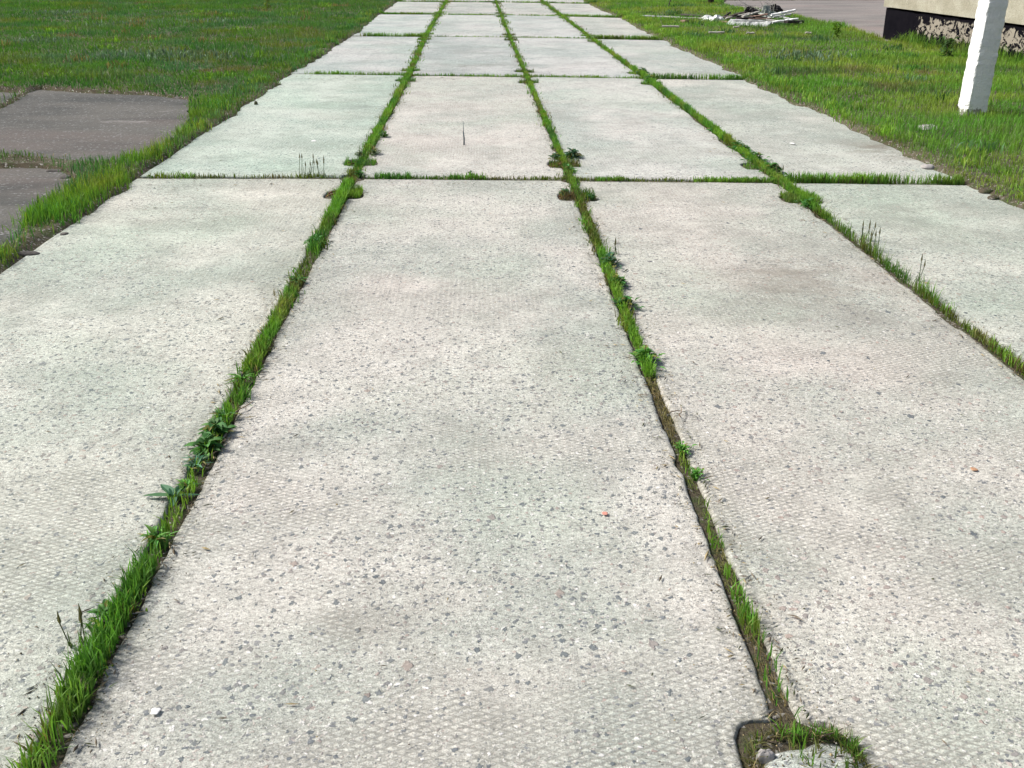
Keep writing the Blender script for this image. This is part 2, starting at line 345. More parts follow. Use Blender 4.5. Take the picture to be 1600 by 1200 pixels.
tag(mesh_np('ground', gv, gf, M['soil'], smooth=True), kind='structure')
def sheet(name, P, mat, z, th, sub=.05, amp=.02, seed=0):
    """ragged slab of asphalt with a broken edge"""
    Q = []
    for k in range(len(P)):
        a, b = Vector(P[k]), Vector(P[(k+1) % len(P)]); m = max(1, int((b-a).length/sub)); nn = Vector((b.y-a.y, a.x-b.x)).normalized()
        for j in range(m):
            p = a.lerp(b, j/m); q = p+nn*amp*2*(float(fbm(p.x*6, p.y*6, seed))-.5)+nn*amp*.8*(float(vn(p.x*25, p.y*25, seed+4))-.5); Q.append(q)
    ar = sum(Q[k].x*Q[(k+1) % len(Q)].y-Q[(k+1) % len(Q)].x*Q[k].y for k in range(len(Q)))
    if ar < 0: Q.reverse()
    n = len(Q); V = [(p.x, p.y, z-th) for p in Q]+[(p.x, p.y, z) for p in Q]
    return mesh(name, V, [(k, (k+1) % n, n+(k+1) % n, n+k) for k in range(n)]+[tuple(range(n, 2*n))], mat)
tag(sheet('asphalt_pavement', pad1, M['asphalt'], .012, .1, amp=.06, seed=3), kind='structure')
tag(sheet('asphalt_pavement', pad1b, M['asphalt'], .002, .1, amp=.03, seed=4), kind='structure')
tag(sheet('asphalt_pavement', pad2, M['asphalt'], .004, .1, amp=.06, seed=5), kind='structure')
tag(sheet('road', road, M['road'], .016, .1, sub=.12, amp=.12, seed=8), kind='structure')
# ---------------- grass ----------------
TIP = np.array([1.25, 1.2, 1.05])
def blades(x, y, z, h, wd, colr, lean=.45, seg=True, az=None, flat=None):
    n = len(x); az = RG.uniform(0, 2*np.pi, n) if az is None else az
    fa = RG.uniform(0, np.pi, n); ln = np.abs(RG.normal(0, lean, n)) if flat is None else flat
    sx, sy = np.cos(fa)*wd/2, np.sin(fa)*wd/2
    dx, dy = np.cos(az)*np.sin(np.clip(ln, 0, 1.45))*h, np.sin(az)*np.sin(np.clip(ln, 0, 1.45))*h; dz = np.cos(np.clip(ln, 0, 1.45))*h
    b = np.stack([x, y, z], 1); s = np.stack([sx, sy, 0*sx], 1)
    tip = b+np.stack([dx, dy, dz], 1)
    if not seg:
        V = np.stack([b-s, b+s, tip], 1).reshape(-1, 3); T = np.arange(3*n).reshape(-1, 3)
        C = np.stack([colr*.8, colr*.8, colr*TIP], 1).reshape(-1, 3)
        return V, T, C
    mid = b+np.stack([dx*.32, dy*.32, dz*.62], 1)
    V = np.stack([b-s, b+s, mid-s*.85, mid+s*.85, tip], 1).reshape(-1, 3); k = np.arange(n)[:, None]*5
    T = np.concatenate([k+np.array([[0, 1, 3]]), k+np.array([[0, 3, 2]]), k+np.array([[2, 3, 4]])])
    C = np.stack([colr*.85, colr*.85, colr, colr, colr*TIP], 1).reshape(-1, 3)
    return V, T, C
class Pile:
    def __init__(s): s.V = []; s.T = []; s.C = []; s.n = 0
    def add(s, vtc):
        V, T, C = vtc; s.V.append(V); s.T.append(T+s.n); s.C.append(C); s.n += len(V)
    def build(s, name, mat): return mesh_np(name, np.concatenate(s.V), np.concatenate(s.T), mat, np.concatenate(s.C))
GREEN = np.array([.055, .145, .018]); DEEP = np.array([.028, .095, .022]); YEL = np.array([.135, .185, .030]); DRY = np.array([.22, .175, .085]); BLUE = np.array([.050, .135, .065]); LIME = np.array([.11, .22, .025])
def shade(x, y, pal, seed, jitter=.22, scale=1.3):
    """blend of real plant colours in patches"""
    n = len(x); c = np.zeros((n, 3)); w = np.zeros(n)
    for k, (cl, wt) in enumerate(pal):
        q = np.clip(fbm(x*scale, y*scale, seed+10*k, 3)-.32, .01, 1)**3*wt*(.35+RG.random(n)); c += q[:, None]*cl; w += q
    c /= w[:, None]; c *= (1+RG.normal(0, jitter, n))[:, None].clip(.4, 1.9); return c
bld_dir = (Vector((7.22, 14.0))-Vector((6.87, 18.12))).normalized(); bcorner = Vector((6.87, 18.12))
bperp = Vector((-bld_dir.y, bld_dir.x));  bperp = bperp if bperp.x > 0 else -bperp
bpoly = [bcorner, bcorner+bld_dir*13, bcorner+bld_dir*13+bperp*8, bcorner+bperp*8]; bpoly = [(p.x, p.y) for p in bpoly]
def lawn_pts(x0, x1, y0, y1, dens, margin=.02):
    n = int((x1-x0)*(y1-y0)*dens); x = RG.uniform(x0, x1, n); y = RG.uniform(y0, y1, n)
    keep = outdist(x, y)+creep(x, y) > margin+.05*RG.random(n)
    for P in (pad1, pad1b, pad2, road, bpoly): keep &= ~inpoly(x+RG.normal(0, .03, n), y+RG.normal(0, .03, n), P)
    keep &= ~inpoly(x, y, bpoly)
    keep &= ~((x < -2.95) & (y > 7.6) & (y < 8.5) & (RG.random(n) > .12))       # only moss and short grass in the crack of the asphalt
    # only where the camera or one a step aside could look
    keep &= (x < 2.2+.64*y) & (x > -2.2-.60*y)
    return x[keep], y[keep]
left = Pile(); right = Pile()
palL = [(GREEN*1.35, 1.5), (DEEP*1.6, 1.3), (YEL*.95, .4), (BLUE*1.3, .8), (DRY*.7, .05)]
palR = [(GREEN*1.9, 1.3), (YEL*1.7, 1.3), (LIME*1.45, .9), (DEEP*1.5, .45), (DRY*.9, .14)]
for pile, a, b, pal, sd in ((left, -14, -1.9, palL, 100), (right, 2.9, 9, palR, 200)):
    for y0, y1, dens, wd in ((1.0, 6, 1500, .0042), (6, 10, 2300, .0045), (10, 15, 1500, .007), (15, 22, 1000, .010), (22, 33, 620, .014)):
        if y0 < 6 and pile is right: continue
        x, y = lawn_pts(a, b, y0, y1, dens)
        if len(x) == 0: continue
        z = ground_z(x, y)-.004; d = outdist(x, y)+creep(x, y)
        tall = .045+.065*np.clip(fbm(x*1.1, y*1.1, sd+5)*1.8-.5, 0, 1)
        tall *= np.where(d < .22, .75, 1)*(.55+.7*RG.random(len(x)))
        c = shade(x, y, pal, sd); edge = (d < .16) & (RG.random(len(x)) < .45); c[edge] = c[edge]*.4+DRY*.6*RG.uniform(.5, 1.1, (edge.sum(), 1))
        pile.add(blades(x, y, z, tall, wd*(.7+.6*RG.random(len(x))), c, .42, seg=y0 < 15))
    # verge tufts: taller grass in clumps along the slab edge
    col = 0 if pile is left else 4
    for k in range(170):
        y = RG.uniform(3, 26); x = float(edge_x(col, y)); s = -1 if col == 0 else 1
        x += s*(RG.uniform(.0, .35)); m = int(RG.uniform(14, 46))
        px = x+RG.normal(0, .045, m); py = y+RG.normal(0, .06, m)
        kp = (outdist(px, py)+creep(px, py) > .0) & ~inpoly(px, py, pad1) & ~inpoly(px, py, pad2); px, py = px[kp], py[kp]
        if len(px): pile.add(blades(px, py, ground_z(px, py)-.004, RG.uniform(.045, .10, len(px)), RG.uniform(.003, .006, len(px))*(1+y/14), shade(px, py, pal+[(YEL*1.2, .8)], sd+k % 7)*RG.uniform(.9, 1.5), .4))
# the tall green tufts between the near asphalt and the slabs
for (u, v, n, s) in ((90, 330, 700, .16), (130, 310, 700, .18), (165, 290, 550, .15), (60, 345, 320, .11), (195, 275, 300, .13), (225, 250, 250, .12), (5, 402, 220, .08), (250, 232, 200, .12), (285, 205, 300, .14), (330, 160, 300, .2), (310, 180, 260, .14)):
    p = G(u, v+6); px = p.x+RG.normal(0, s*.6, n)-.02; py = p.y+RG.normal(0, s, n)
    kp = outdist(px, py)+creep(px, py) > .03; px, py = px[kp], py[kp]
    left.add(blades(px, py, ground_z(px, py)-.004, RG.uniform(.035, .105, len(px)), RG.uniform(.003, .005, len(px)), shade(px, py, [(LIME*1.3, 1.3), (GREEN*1.7, 1.5), (YEL*1.3, .7)], 300), .34))
# moss and yellow grass in the crack between the two asphalt areas
n = 7500; x = RG.uniform(-7, -2.75, n); y = RG.uniform(7.3, 8.5, n)
mid = 8.0+.06*(fbm(x*3, 0*x, 7)-.5); k = (np.abs(y-mid) < .03+.10*fbm(x*4, y*0, 9)) & (RG.random(n) < .75); x, y = x[k], y[k]
left.add(blades(x, y, ground_z(x, y)+.01, RG.uniform(.015, .045, len(x)), .005, shade(x, y, [(YEL*1.5, 1.6), (LIME, 1), (GREEN, .4), (DRY, .3)], 320), .5))
for k in range(110):                                # rank grass against the building's foot
    t = RG.uniform(0, 9); q = bcorner+bld_dir*t-bperp*abs(RG.normal(.05, .12)); m = int(RG.uniform(10, 40)); px = q.x+RG.normal(0, .05, m); py = q.y+RG.normal(0, .08, m)
    right.add(blades(px, py, ground_z(px, py)-.004, RG.uniform(.07, .24, m)*(.6 if t < .9 else 1), RG.uniform(.005, .009, m), shade(px, py, palR, 240)*RG.uniform(.6, 1.), .35))
for k in range(150):                                # broad-leaved weeds and straw clumps scattered through both lawns
    pile, sg_ = (left, -1) if k % 2 else (right, 1); y = RG.uniform(7, 28); x = RG.uniform(3.6, 8) if sg_ > 0 else -RG.uniform(2.8, 11); m = int(RG.uniform(20, 60))
    if inpoly(np.array([x]), np.array([y]), pad1)[0] or inpoly(np.array([x]), np.array([y]), bpoly)[0] or inpoly(np.array([x]), np.array([y]), road)[0]: continue
    px = x+RG.normal(0, .09, m); py = y+RG.normal(0, .11, m); cl = [np.array([.10, .20, .09]), DRY*.9, np.array([.05, .13, .04]), LIME*1.3][k % 4]
    pile.add(blades(px, py, ground_z(px, py), RG.uniform(.05, .12, m), RG.uniform(.010, .022, m), cl*RG.uniform(.6, 1.3, (m, 1)), .8))
tag(left.build('grass', M['grass']), 'dense dark green grass of the left lawn and verge', 'grass', kind='stuff')
tag(right.build('grass', M['grass']), 'lighter yellow-green grass of the right lawn', 'grass', kind='stuff')
# grass in the joints
joint = Pile()
def joint_x(c, y): return edge_x(c, y)
# (column, photo y range, blades per metre, height, width, palette, lie-flat share)
P_LUSH = [(GREEN*1.8, 1.5), (DEEP*1.6, .6), (LIME*1.5, 1.0), (YEL*1.3, .4), (DRY, .12)]; P_DRY = [(DRY, 1.5), (DRY*.6, 1.2), (YEL*.8, .6), (GREEN, .3)]; P_MOSS = [(YEL*.8, 1), (GREEN, 1), (DRY*.6, .7)]
prof = [(1, 1300, 1040, 2600, .085, .0042, P_LUSH), (1, 1040, 870, 2300, .070, .004, P_LUSH), (1, 870, 740, 1300, .05, .004, P_LUSH), (1, 740, 600, 500, .04, .0035, P_DRY), (1, 745, 595, 650, .045, .004, P_LUSH), (1, 1200, 600, 130, .05, .003, P_DRY),
        (1, 575, 430, 1300, .05, .004, P_LUSH), (1, 430, 395, 500, .04, .004, P_MOSS), (1, 395, 285, 1900, .06, .005, P_LUSH), (1, 285, 240, 900, .035, .005, P_MOSS), (1, 240, 110, 1200, .05, .007, P_LUSH), (1, 110, -30, 650, .045, .009, P_LUSH),
        (2, 1260, 880, 1100, .04, .003, P_DRY), (2, 1260, 900, 260, .05, .0035, P_LUSH), (2, 1010, 960, 1000, .05, .003, [(YEL*1.3, 1.5), (GREEN, 1), (DRY, .7)]), (2, 980, 930, 700, .05, .004, P_LUSH), (2, 880, 580, 800, .035, .003, P_DRY), (2, 860, 830, 500, .04, .004, P_LUSH), (2, 745, 720, 1100, .035, .0035, P_LUSH), (2, 820, 790, 500, .03, .0035, P_LUSH),
        (2, 590, 390, 1500, .045, .004, P_LUSH), (2, 390, 300, 1500, .04, .0045, P_MOSS), (2, 300, 230, 1500, .045, .005, P_LUSH), (2, 230, 110, 1100, .042, .007, P_LUSH), (2, 110, -30, 550, .04, .009, P_LUSH),
        (3, 640, 340, 650, .045, .0035, P_MOSS), (3, 500, 330, 260, .085, .003, P_LUSH), (3, 640, 520, 500, .05, .004, P_LUSH), (3, 345, 230, 2600, .055, .006, P_LUSH), (3, 230, 110, 1700, .07, .007, P_LUSH), (3, 110, -30, 700, .05, .009, P_LUSH)]
for c, va, vb, per, h, wd, pal in prof:
    ya, yb = G(800, va).y, G(800, max(vb, -20)).y
    if va >= 1260: ya = .9
    n = int(per*(yb-ya)); y = RG.uniform(ya, yb, n); dens = fbm(y*3.1, 0*y+c, 33)
    y = y[RG.random(n) < np.clip(dens*2.4-.45, .12, 1)]; n = len(y)
    g = half_gap(c, y)*1.05; x = edge_x(c, y)+RG.uniform(-1, 1, n)*g*(.95 if pal is not P_DRY else .8)
    if pal is P_DRY: fl = RG.uniform(.9, 1.42, n); az = np.pi/2*RG.choice([-1, 1], n)+RG.normal(0, .35, n); zz = ground_z(x, y)+.003
    else: fl = np.abs(RG.normal(0, .42, n)); az = RG.uniform(0, 2*np.pi, n); zz = ground_z(x, y)+.012
    hh = h*(.45+.75*RG.random(n))*(.6+.8*fbm(y*5, 0*y, 36)); joint.add(blades(x, y, zz, hh, wd*(.7+.6*RG.random(n)), shade(x, y, pal, 400+c, scale=3.), az=az, flat=fl))
# cross joints: (row, photo x range, per metre, height, pal)
cross = [(2, 225, 545, 260, .035, P_MOSS), (2, 545, 890, 330, .03, P_MOSS), (2, 585, 640, 900, .05, P_LUSH), (2, 700, 760, 500, .045, P_LUSH), (2, 890, 1215, 300, .028, P_MOSS), (2, 930, 975, 500, .035, P_LUSH), (2, 1080, 1215, 900, .04, P_LUSH), (2, 1225, 1490, 900, .075, P_LUSH), (2, 1225, 1490, 300, .06, P_MOSS), (2, 240, 300, 600, .05, P_LUSH),
         (3, 470, 640, 380, .05, P_LUSH), (3, 640, 820, 300, .04, P_LUSH), (3, 820, 1000, 300, .04, P_LUSH), (3, 1000, 1160, 600, .075, P_LUSH),
         (4, 560, 665, 650, .07, P_LUSH), (4, 665, 925, 190, .04, P_LUSH), (4, 925, 1030, 800, .08, P_LUSH), (5, 590, 690, 600, .06, P_LUSH), (5, 690, 880, 200, .05, P_LUSH), (5, 880, 970, 500, .07, P_LUSH), (6, 610, 930, 300, .06, P_LUSH)]
for r, ua, ub, per, h, pal in cross:
    rx = [p[0] for p in N[r]]; ry = [p[1] for p in N[r]]; vv = {2: 279, 3: 119, 4: 58, 5: 24, 6: 4}[r]
    xa, xb = G(ua, vv).x, G(ub, vv).x; n = int(per*1.8*(xb-xa)); x = RG.uniform(xa, xb, n); x = x[RG.random(n) < np.clip(fbm(x*4.1, 0*x+r, 53)*2.4-.4, .2, 1)]; n = len(x)
    y = np.interp(x, rx, ry)+RG.uniform(-1, 1, n)*.034
    joint.add(blades(x, y, ground_z(x, y)+.01, h*(.4+.8*RG.random(n)), .0035*(1+r*.35), shade(x, y, pal, 430, scale=3.), .35))
# straw and small tufts filling the moat of the nearest notch
n = 700; a = RG.uniform(0, 2*np.pi, n); k = (np.abs(np.cos(a))**4+np.abs(np.sin(a))**4)**-.25; x = edge_x(2, 1.58)+.005+np.cos(a)*k*RG.uniform(.095, .122, n); y = 1.58+np.sin(a)*k*RG.uniform(.095, .12, n)
joint.add(blades(x, y, ground_z(x, y)+.006, RG.uniform(.015, .05, n), .003, shade(x, y, P_DRY, 481, scale=6.), flat=RG.uniform(.6, 1.4, n))); k = (a > .3) & (a < 1.9) | (RG.random(n) < .1)
joint.add(blades(x[k], y[k], ground_z(x[k], y[k])+.006, RG.uniform(.015, .045, k.sum()), .003, shade(x[k], y[k], P_LUSH, 482, scale=6.), .5))
# ragged tufts that lean out over the slab edges
for c in (1, 2, 3):
    for k in range(230):
        y0 = 1.3+29*RG.random()**1.5; m = int(RG.uniform(8, 34)); 
        if c == 2 and y0 < 4.2 or c == 3 and y0 < 6: continue
        if c == 1 and 2.3 < y0 < 3.4: continue
        sc_ = .006+.004*RG.random()+.0018*y0; x = edge_x(c, y0)+RG.choice([-1, 1])*half_gap(c, np.array(y0))*.75+RG.normal(0, sc_, m); y = y0+RG.normal(0, .03+.003*y0, m)
        joint.add(blades(x, y, np.full(m, -.012), RG.uniform(.02, .065, m), RG.uniform(.003, .006, m)*(1+y0/14), shade(x, y, [P_LUSH, P_LUSH, P_MOSS, P_DRY][k % 4], 500, scale=3.)*RG.uniform(.7, 1.25), .7))
# grass in the lifting notches
for r in range(1, 6):
    for c in (1, 2, 3):
        for e in (0, 1):
            if (r, c, e) == (1, 1, 0): continue
            y0 = N[r][c][1]+NOTCH_OFF if e == 0 else N[r+1][c][1]-NOTCH_OFF
            n = {(1, 1, 1): 420, (1, 2, 1): 420, (1, 3, 1): 900, (2, 1, 0): 320, (2, 2, 0): 380}.get((r, c, e), 240); x = edge_x(c, y0)+RG.uniform(-.115, .115, n); y = y0+RG.uniform(-.11, .11, n)
            if (r, c, e) == (1, 1, 1): x = np.concatenate([x[:80], edge_x(c, y0)+RG.uniform(-.02, .115, 700)]); y = np.concatenate([y[:80], y0+RG.uniform(-.11, .11, 700)]); n = len(x)
            if (r, c, e) == (1, 2, 0): k = x > edge_x(c, y0)+.02; x, y = x[k], y[k]; n = len(x)
            joint.add(blades(x, y, ground_z(x, y)+.008, RG.uniform(.015, .06, n), .0045, shade(x, y, P_LUSH if c != 2 else P_MOSS, 470, scale=5.), .55))
tag(joint.build('grass', M['grass']), 'grass and dry straw growing in the joints between the concrete slabs', 'grass', kind='stuff')
# ---------------- weeds ----------------
M['leaf'] = grass_mat('weed_leaf', .25)
def leaf(L, W, el, az, base, curl=.6, fold=.25, broad=.45):
    n = 6; V = []; c, s = math.cos(az), math.sin(az); r, z = 0, 0; a = el
    for k in range(n+1):
        t = k/n; wd = W*max(.04, math.sin(math.pi*min(1, t**broad if t else 0))**.8 if k < n else .02)
        for q in (-1, 0, 1):
            V.append((base[0]+c*r-s*q*wd/2, base[1]+s*r+c*q*wd/2, base[2]+z+(abs(q))*wd*fold))
        r += L/n*math.cos(a); z += L/n*math.sin(a); a -= curl/n*1.6
        if base[2]+z < .006: z = .006-base[2]; a = max(a, 0)
    T = []
    for k in range(n):
        for q in (0, 1):
            i = k*3+q; T += [(i, i+1, i+4), (i, i+4, i+3)]
    return np.array(V), np.array(T)
def weed(name, u, v, cnt, L, W, el, col, label, cat='weed', spread=.0, broad=.7, curl=.6, stems=0, clump=0, group=None, dxw=0):
    clump *= .72
    p = G(u, v); pl = Pile()
    for c in (1, 2, 3):
        q = float(edge_x(c, p.y)); lim = .09 if 'notch' in label else .035
        if abs(p.x-q) < .3: p.x = q+max(-lim, min(lim, p.x-q))
    def add(V, T, c): pl.add((V, T, np.tile(c, (len(V), 1))))
    for k in range(cnt):
        az = RG.uniform(0, 2*math.pi); l = L*.8*RG.uniform(.55, 1.15); b = (RG.normal(0, spread*.45), RG.normal(0, spread), -.02)
        if clump:                                   # leafy dome on thin stems
            rr = abs(RG.normal(0, clump)); b = (math.cos(az)*rr*.5, math.sin(az)*rr, RG.uniform(-.01, clump*1.1)*max(.2, 1-rr/clump*.5))
        q0 = np.array([b[0]*.2, b[1]*.3, -.03]); q1 = np.array([b[0], b[1], b[2]+.002]); dd = np.array([.0014, .0006, 0])
        add(np.array([q0-dd, q0+dd, q1+dd, q1-dd]), np.array([[0, 1, 2], [0, 2, 3]]), np.array(col)*.8)
        V, T = leaf(l, W*.8*RG.uniform(.6, 1.25), el*RG.uniform(.4, 1.3), az+RG.normal(0, .2), b, curl*RG.uniform(.6, 1.3), broad=broad)
        if RG.random() < .12: add(V, T, np.array((.20, .19, .05))*RG.uniform(.6, 1.1)); continue
        add(V, T, np.array(col)*1.25*RG.uniform(.65, 1.4)*np.array([RG.uniform(.85, 1.25), 1, RG.uniform(.8, 1.2)]))
    o = pl.build(name, M['leaf']); o.location = p; tag(o, label, cat, group or 'weeds growing in the slab joints'); return o
DG = (.045, .135, .030); BG = (.055, .135, .07); BRG = (.07, .20, .030)
weed('weed_rosette', 378, 594, 26, .085, .013, .75, BRG, 'bright green rosette weed in the left joint, farthest of the joint\'s separate rosettes')
weed('weed_rosette', 350, 652, 24, .080, .013, .7, DG, 'narrow-leaved rosette weed in the left joint, just nearer than the bright farthest rosette')
weed('weed_rosette', 305, 728, 34, .068, .013, .65, BG, 'bluish-green rosette weed in the middle of the left joint', spread=.02)
weed('dock_plant', 272, 778, 7, .115, .030, .35, (.035, .10, .045), 'broad dark leaf lying out over the left slab beside the joint', broad=.8)
weed('weed_rosette', 293, 762, 20, .055, .012, .8, BRG, 'small rosette weed right beside the broad dark leaf in the left joint')
weed('weed_rosette', 243, 840, 34, .080, .012, .75, BRG, 'spiky green rosette weed at the start of the dense grass in the left joint', spread=.02)
weed('leafy_weed', 155, 965, 30, .05, .014, .6, DG, 'dark leafy weed sticking out of the near dense grass of the left joint', clump=.035)
weed('leafy_weed', 492, 380, 60, .05, .022, .6, DG, 'leafy weed clump in the left joint where the gap narrows', clump=.06)
weed('leafy_weed', 465, 442, 40, .05, .015, .6, DG, 'small leafy weed leaning over the slab in the left joint', clump=.05)
weed('leafy_weed', 1008, 562, 130, .042, .019, .6, BRG, 'isolated bushy weed with toothed leaves alone in the middle joint', clump=.062)
weed('leafy_weed', 978, 478, 110, .038, .018, .6, DG, 'dense leafy weed in the middle joint, below the taller weed', clump=.055)
weed('leafy_weed', 965, 445, 110, .038, .018, .6, DG, 'dark leafy weed in the middle joint at the middle of the leafy run', clump=.055)
weed('leafy_weed', 953, 412, 90, .040, .020, .7, BG, 'taller blue-green weed topping the leafy run in the middle joint', clump=.06)
weed('leafy_weed', 1066, 703, 60, .028, .010, .8, BRG, 'small fresh green weed between dry straw in the middle joint', clump=.03)
weed('leafy_weed', 1088, 742, 50, .022, .008, .8, BRG, 'tiny green weed next to a twig in the middle joint', clump=.024)
weed('leafy_weed', 895, 246, 110, .06, .028, .5, (.032, .088, .042), 'spreading dark broad-leaved weed over the notch beyond the near cross joint', clump=.085)
weed('leafy_weed', 868, 247, 40, .05, .026, .4, (.032, .088, .042), 'low dark leaves to the left over the notch in the middle joint', clump=.05)
weed('leafy_weed', 888, 268, 60, .05, .022, .5, DG, 'small broad-leaved weed at the crossing of the middle joint and near cross joint', clump=.05)
weed('leafy_weed', 882, 303, 60, .035, .018, .7, BG, 'bluish weed at the left rim of the nearer middle notch', clump=.04)
weed('leafy_weed', 925, 308, 30, .03, .015, .7, BG, 'small bluish weed at the right rim of the nearer middle notch', clump=.03)
weed('leafy_weed', 585, 240, 70, .04, .018, .5, (.07, .11, .05), 'grey-green weed filling the notch beyond the cross joint in the left joint', clump=.06)
weed('leafy_weed', 562, 243, 50, .035, .018, .4, (.07, .11, .06), 'dull low weed at the left rim of the farther left notch', clump=.05)
weed('leafy_weed', 600, 213, 50, .045, .02, .7, DG, 'dark weed in the left joint just past its notch', clump=.06)
for (u, v, k, s, lb) in ((322, 700, 60, .05, 'short leafy weed between the bluish rosette and the narrow-leaved one in the left joint'), (338, 675, 50, .045, 'low green weed beside the pale dry stalk in the left joint'), (1152, 232, 80, .07, 'leafy weed at the far end of the weedy run in the right joint'), (1180, 250, 130, .085, 'big mat of broad leaves in the right joint before the crossing'), (1205, 268, 120, .08, 'broad-leaved weed right at the crossing of the right joint'),
                     (1228, 280, 90, .06, 'weed spilling over the cross joint on its right side'), (1262, 322, 70, .05, 'bushy weed on the mouth of the right joint nearer than the crossing'), (1118, 205, 60, .055, 'small dark weed midway along the right joint of the second row'), (1195, 235, 70, .05, 'upright leafy weed behind the crossing in the right joint')):
    weed('leafy_weed', u, v, k, .055, .030, .45, DG, lb, clump=s)
weed('leafy_weed', 610, 273, 60, .035, .015, .7, DG, 'green weed in the near cross joint just right of the left joint', clump=.045)
weed('leafy_weed', 735, 274, 30, .035, .013, .8, (.06, .10, .05), 'pale weed in the near cross joint below the standing stick', clump=.035)
weed('leafy_weed', 1012, 116, 90, .07, .035, .6, BG, 'bluish weed in the right joint just beyond the second cross joint', clump=.1)
weed('leafy_weed', 1014, 127, 70, .07, .035, .5, DG, 'dark weed in the right joint just nearer than the second cross joint', clump=.09)
# grass stems with seed heads
def stems(u, v, n, h, spreadx, label):
    p = G(u, v); pl = Pile()
    for k in range(n):
        x0, y0 = RG.uniform(-spreadx, spreadx), RG.normal(0, .008); hh = h*RG.uniform(.6, 1.1); az = RG.uniform(0, 6.28); ln = RG.uniform(.03, .28)
        col = np.array([[.07, .10, .04]]); tipx, tipy = x0+math.cos(az)*math.sin(ln)*hh, y0+math.sin(az)*math.sin(ln)*hh; zt = math.cos(ln)*hh-.03
        for a in (0, 1.57):
            d = np.array([math.cos(a), math.sin(a), 0])*.0016
            V = np.array([np.array([x0, y0, -.03])-d, np.array([x0, y0, -.03])+d, np.array([tipx, tipy, zt])-d, np.array([tipx, tipy, zt])+d]); pl.add((V, np.array([[0, 1, 3], [0, 3, 2]]), np.tile(col, (4, 1))))
            q = d/.0016*.005; a0 = np.array([tipx, tipy, zt-.004]); V = np.array([a0, a0+q+[0, 0, .012], a0-q+[0, 0, .012], a0+[0, 0, .045]]); pl.add((V, np.array([[0, 1, 3], [0, 3, 2]]), np.tile([[.16, .15, .09]], (4, 1))))
        m = 5; pl.add(blades(x0+RG.normal(0, .012, m), y0+RG.normal(0, .008, m), np.full(m, -.03), RG.uniform(.04, .10, m), np.full(m, .0035), np.tile([[.06, .11, .035]], (m, 1)), .3))
    o = pl.build('grass_stems', M['leaf']); o.location = p; tag(o, label, 'grass stems', 'seeding grass stems in the joints')
stems(497, 273, 5, .15, .045, 'dark upright grass stems with seed heads left of the left joint crossing')
stems(472, 273, 5, .15, .06, 'thin pale grass stems with seed heads farthest left in the near cross joint')
stems(1345, 375, 5, .11, .06, 'seed-headed grass stems in the right joint nearest the crossing')
stems(1370, 392, 5, .12, .06, 'seed-headed grass stems in the right joint, in the middle of the tall ones')
stems(1438, 438, 2, .13, .03, 'single tall seed-headed stems in the right joint farther down')
stems(1215, 278, 4, .09, .04, 'short grass stems among the broad leaves at the right crossing')
stems(955, 395, 2, .09, .03, 'reddish thin stems rising behind the leafy run in the middle joint')
stems(125, 1010, 3, .10, .03, 'pale bent stalks leaning over the left slab from the dense grass')
# ---------------- tubes and solids ----------------
def tube(pts, rad, ns=6):
    V = []; Fc = []; m = len(pts); pts = [Vector(p) for p in pts]
    for k, p in enumerate(pts):
        d = (pts[min(k+1, m-1)]-pts[max(k-1, 0)]).normalized(); a = d.orthogonal().normalized(); b = d.cross(a); r = rad[k] if isinstance(rad, (list, tuple)) else rad
        for j in range(ns): V.append(p+(a*math.cos(j*2*math.pi/ns)+b*math.sin(j*2*math.pi/ns))*r)
    for k in range(m-1):
        for j in range(ns): Fc.append((k*ns+j, k*ns+(j+1) % ns, (k+1)*ns+(j+1) % ns, (k+1)*ns+j))
    Fc += [tuple(range(ns))[::-1], tuple(range((m-1)*ns, m*ns))]; return V, Fc
def boxm(L, W, T, seg=8, wob=.004, bev=.006, seed=0):
    """long board with bevelled, slightly uneven edges, along x, resting on z=0"""
    rnd = random.Random(seed); V = []; Fc = []
    prof = [(-W/2+bev, 0), (W/2-bev, 0), (W/2, bev), (W/2, T-bev), (W/2-bev, T), (-W/2+bev, T), (-W/2, T-bev), (-W/2, bev)]
    for k in range(seg+1):
        x = -L/2+L*k/seg; dy, dz = rnd.uniform(-wob, wob), rnd.uniform(-wob, wob)
        for (y, z) in prof: V.append((x+rnd.uniform(-.01, .01)*(k in (0, seg)), y+dy, z+dz))
    for k in range(seg):
        for j in range(8): Fc.append((k*8+j, (k+1)*8+j, (k+1)*8+(j+1) % 8, k*8+(j+1) % 8))
    Fc += [tuple(range(8)), tuple(range(seg*8, seg*8+8))[::-1]]; return V, Fc
# mortar lumps and loops in the notches
def lump(u, v, sx, sy, sz, seed, label, mat, name='mortar_lump', cat='lump', z=-.03, w=None, group=None):
    p = w or G(u, v); rnd = random.Random(seed); V = []; Fc = []; nr, na = 6, 22
    for k in range(nr):
        t = k/(nr-1); rr = math.cos(t*math.pi/2*.97)**.6; zz = math.sin(t*math.pi/2)*sz
        for j in range(na):
            a = j*2*math.pi/na; ca, sa = math.cos(a), math.sin(a); e = (abs(ca)**3+abs(sa)**3)**(-1/3)
            f = .82+.30*float(vn(ca*2.2+seed*3.1+5, sa*2.2+9, seed)); V.append((ca*e*rr*sx*f, sa*e*rr*sy*f, zz*(.85+.3*rnd.random())))
    for k in range(nr-1):
        for j in range(na): Fc.append((k*na+j, k*na+(j+1) % na, (k+1)*na+(j+1) % na, (k+1)*na+j))
    Fc.append(tuple(range((nr-1)*na, nr*na)))
    o = mesh(name, V, Fc, mat, loc=(p.x, p.y, z), smooth=True); tag(o, label, cat, group); return o
ny0 = N[1][2][1]+NOTCH_OFF
yn = 1.58
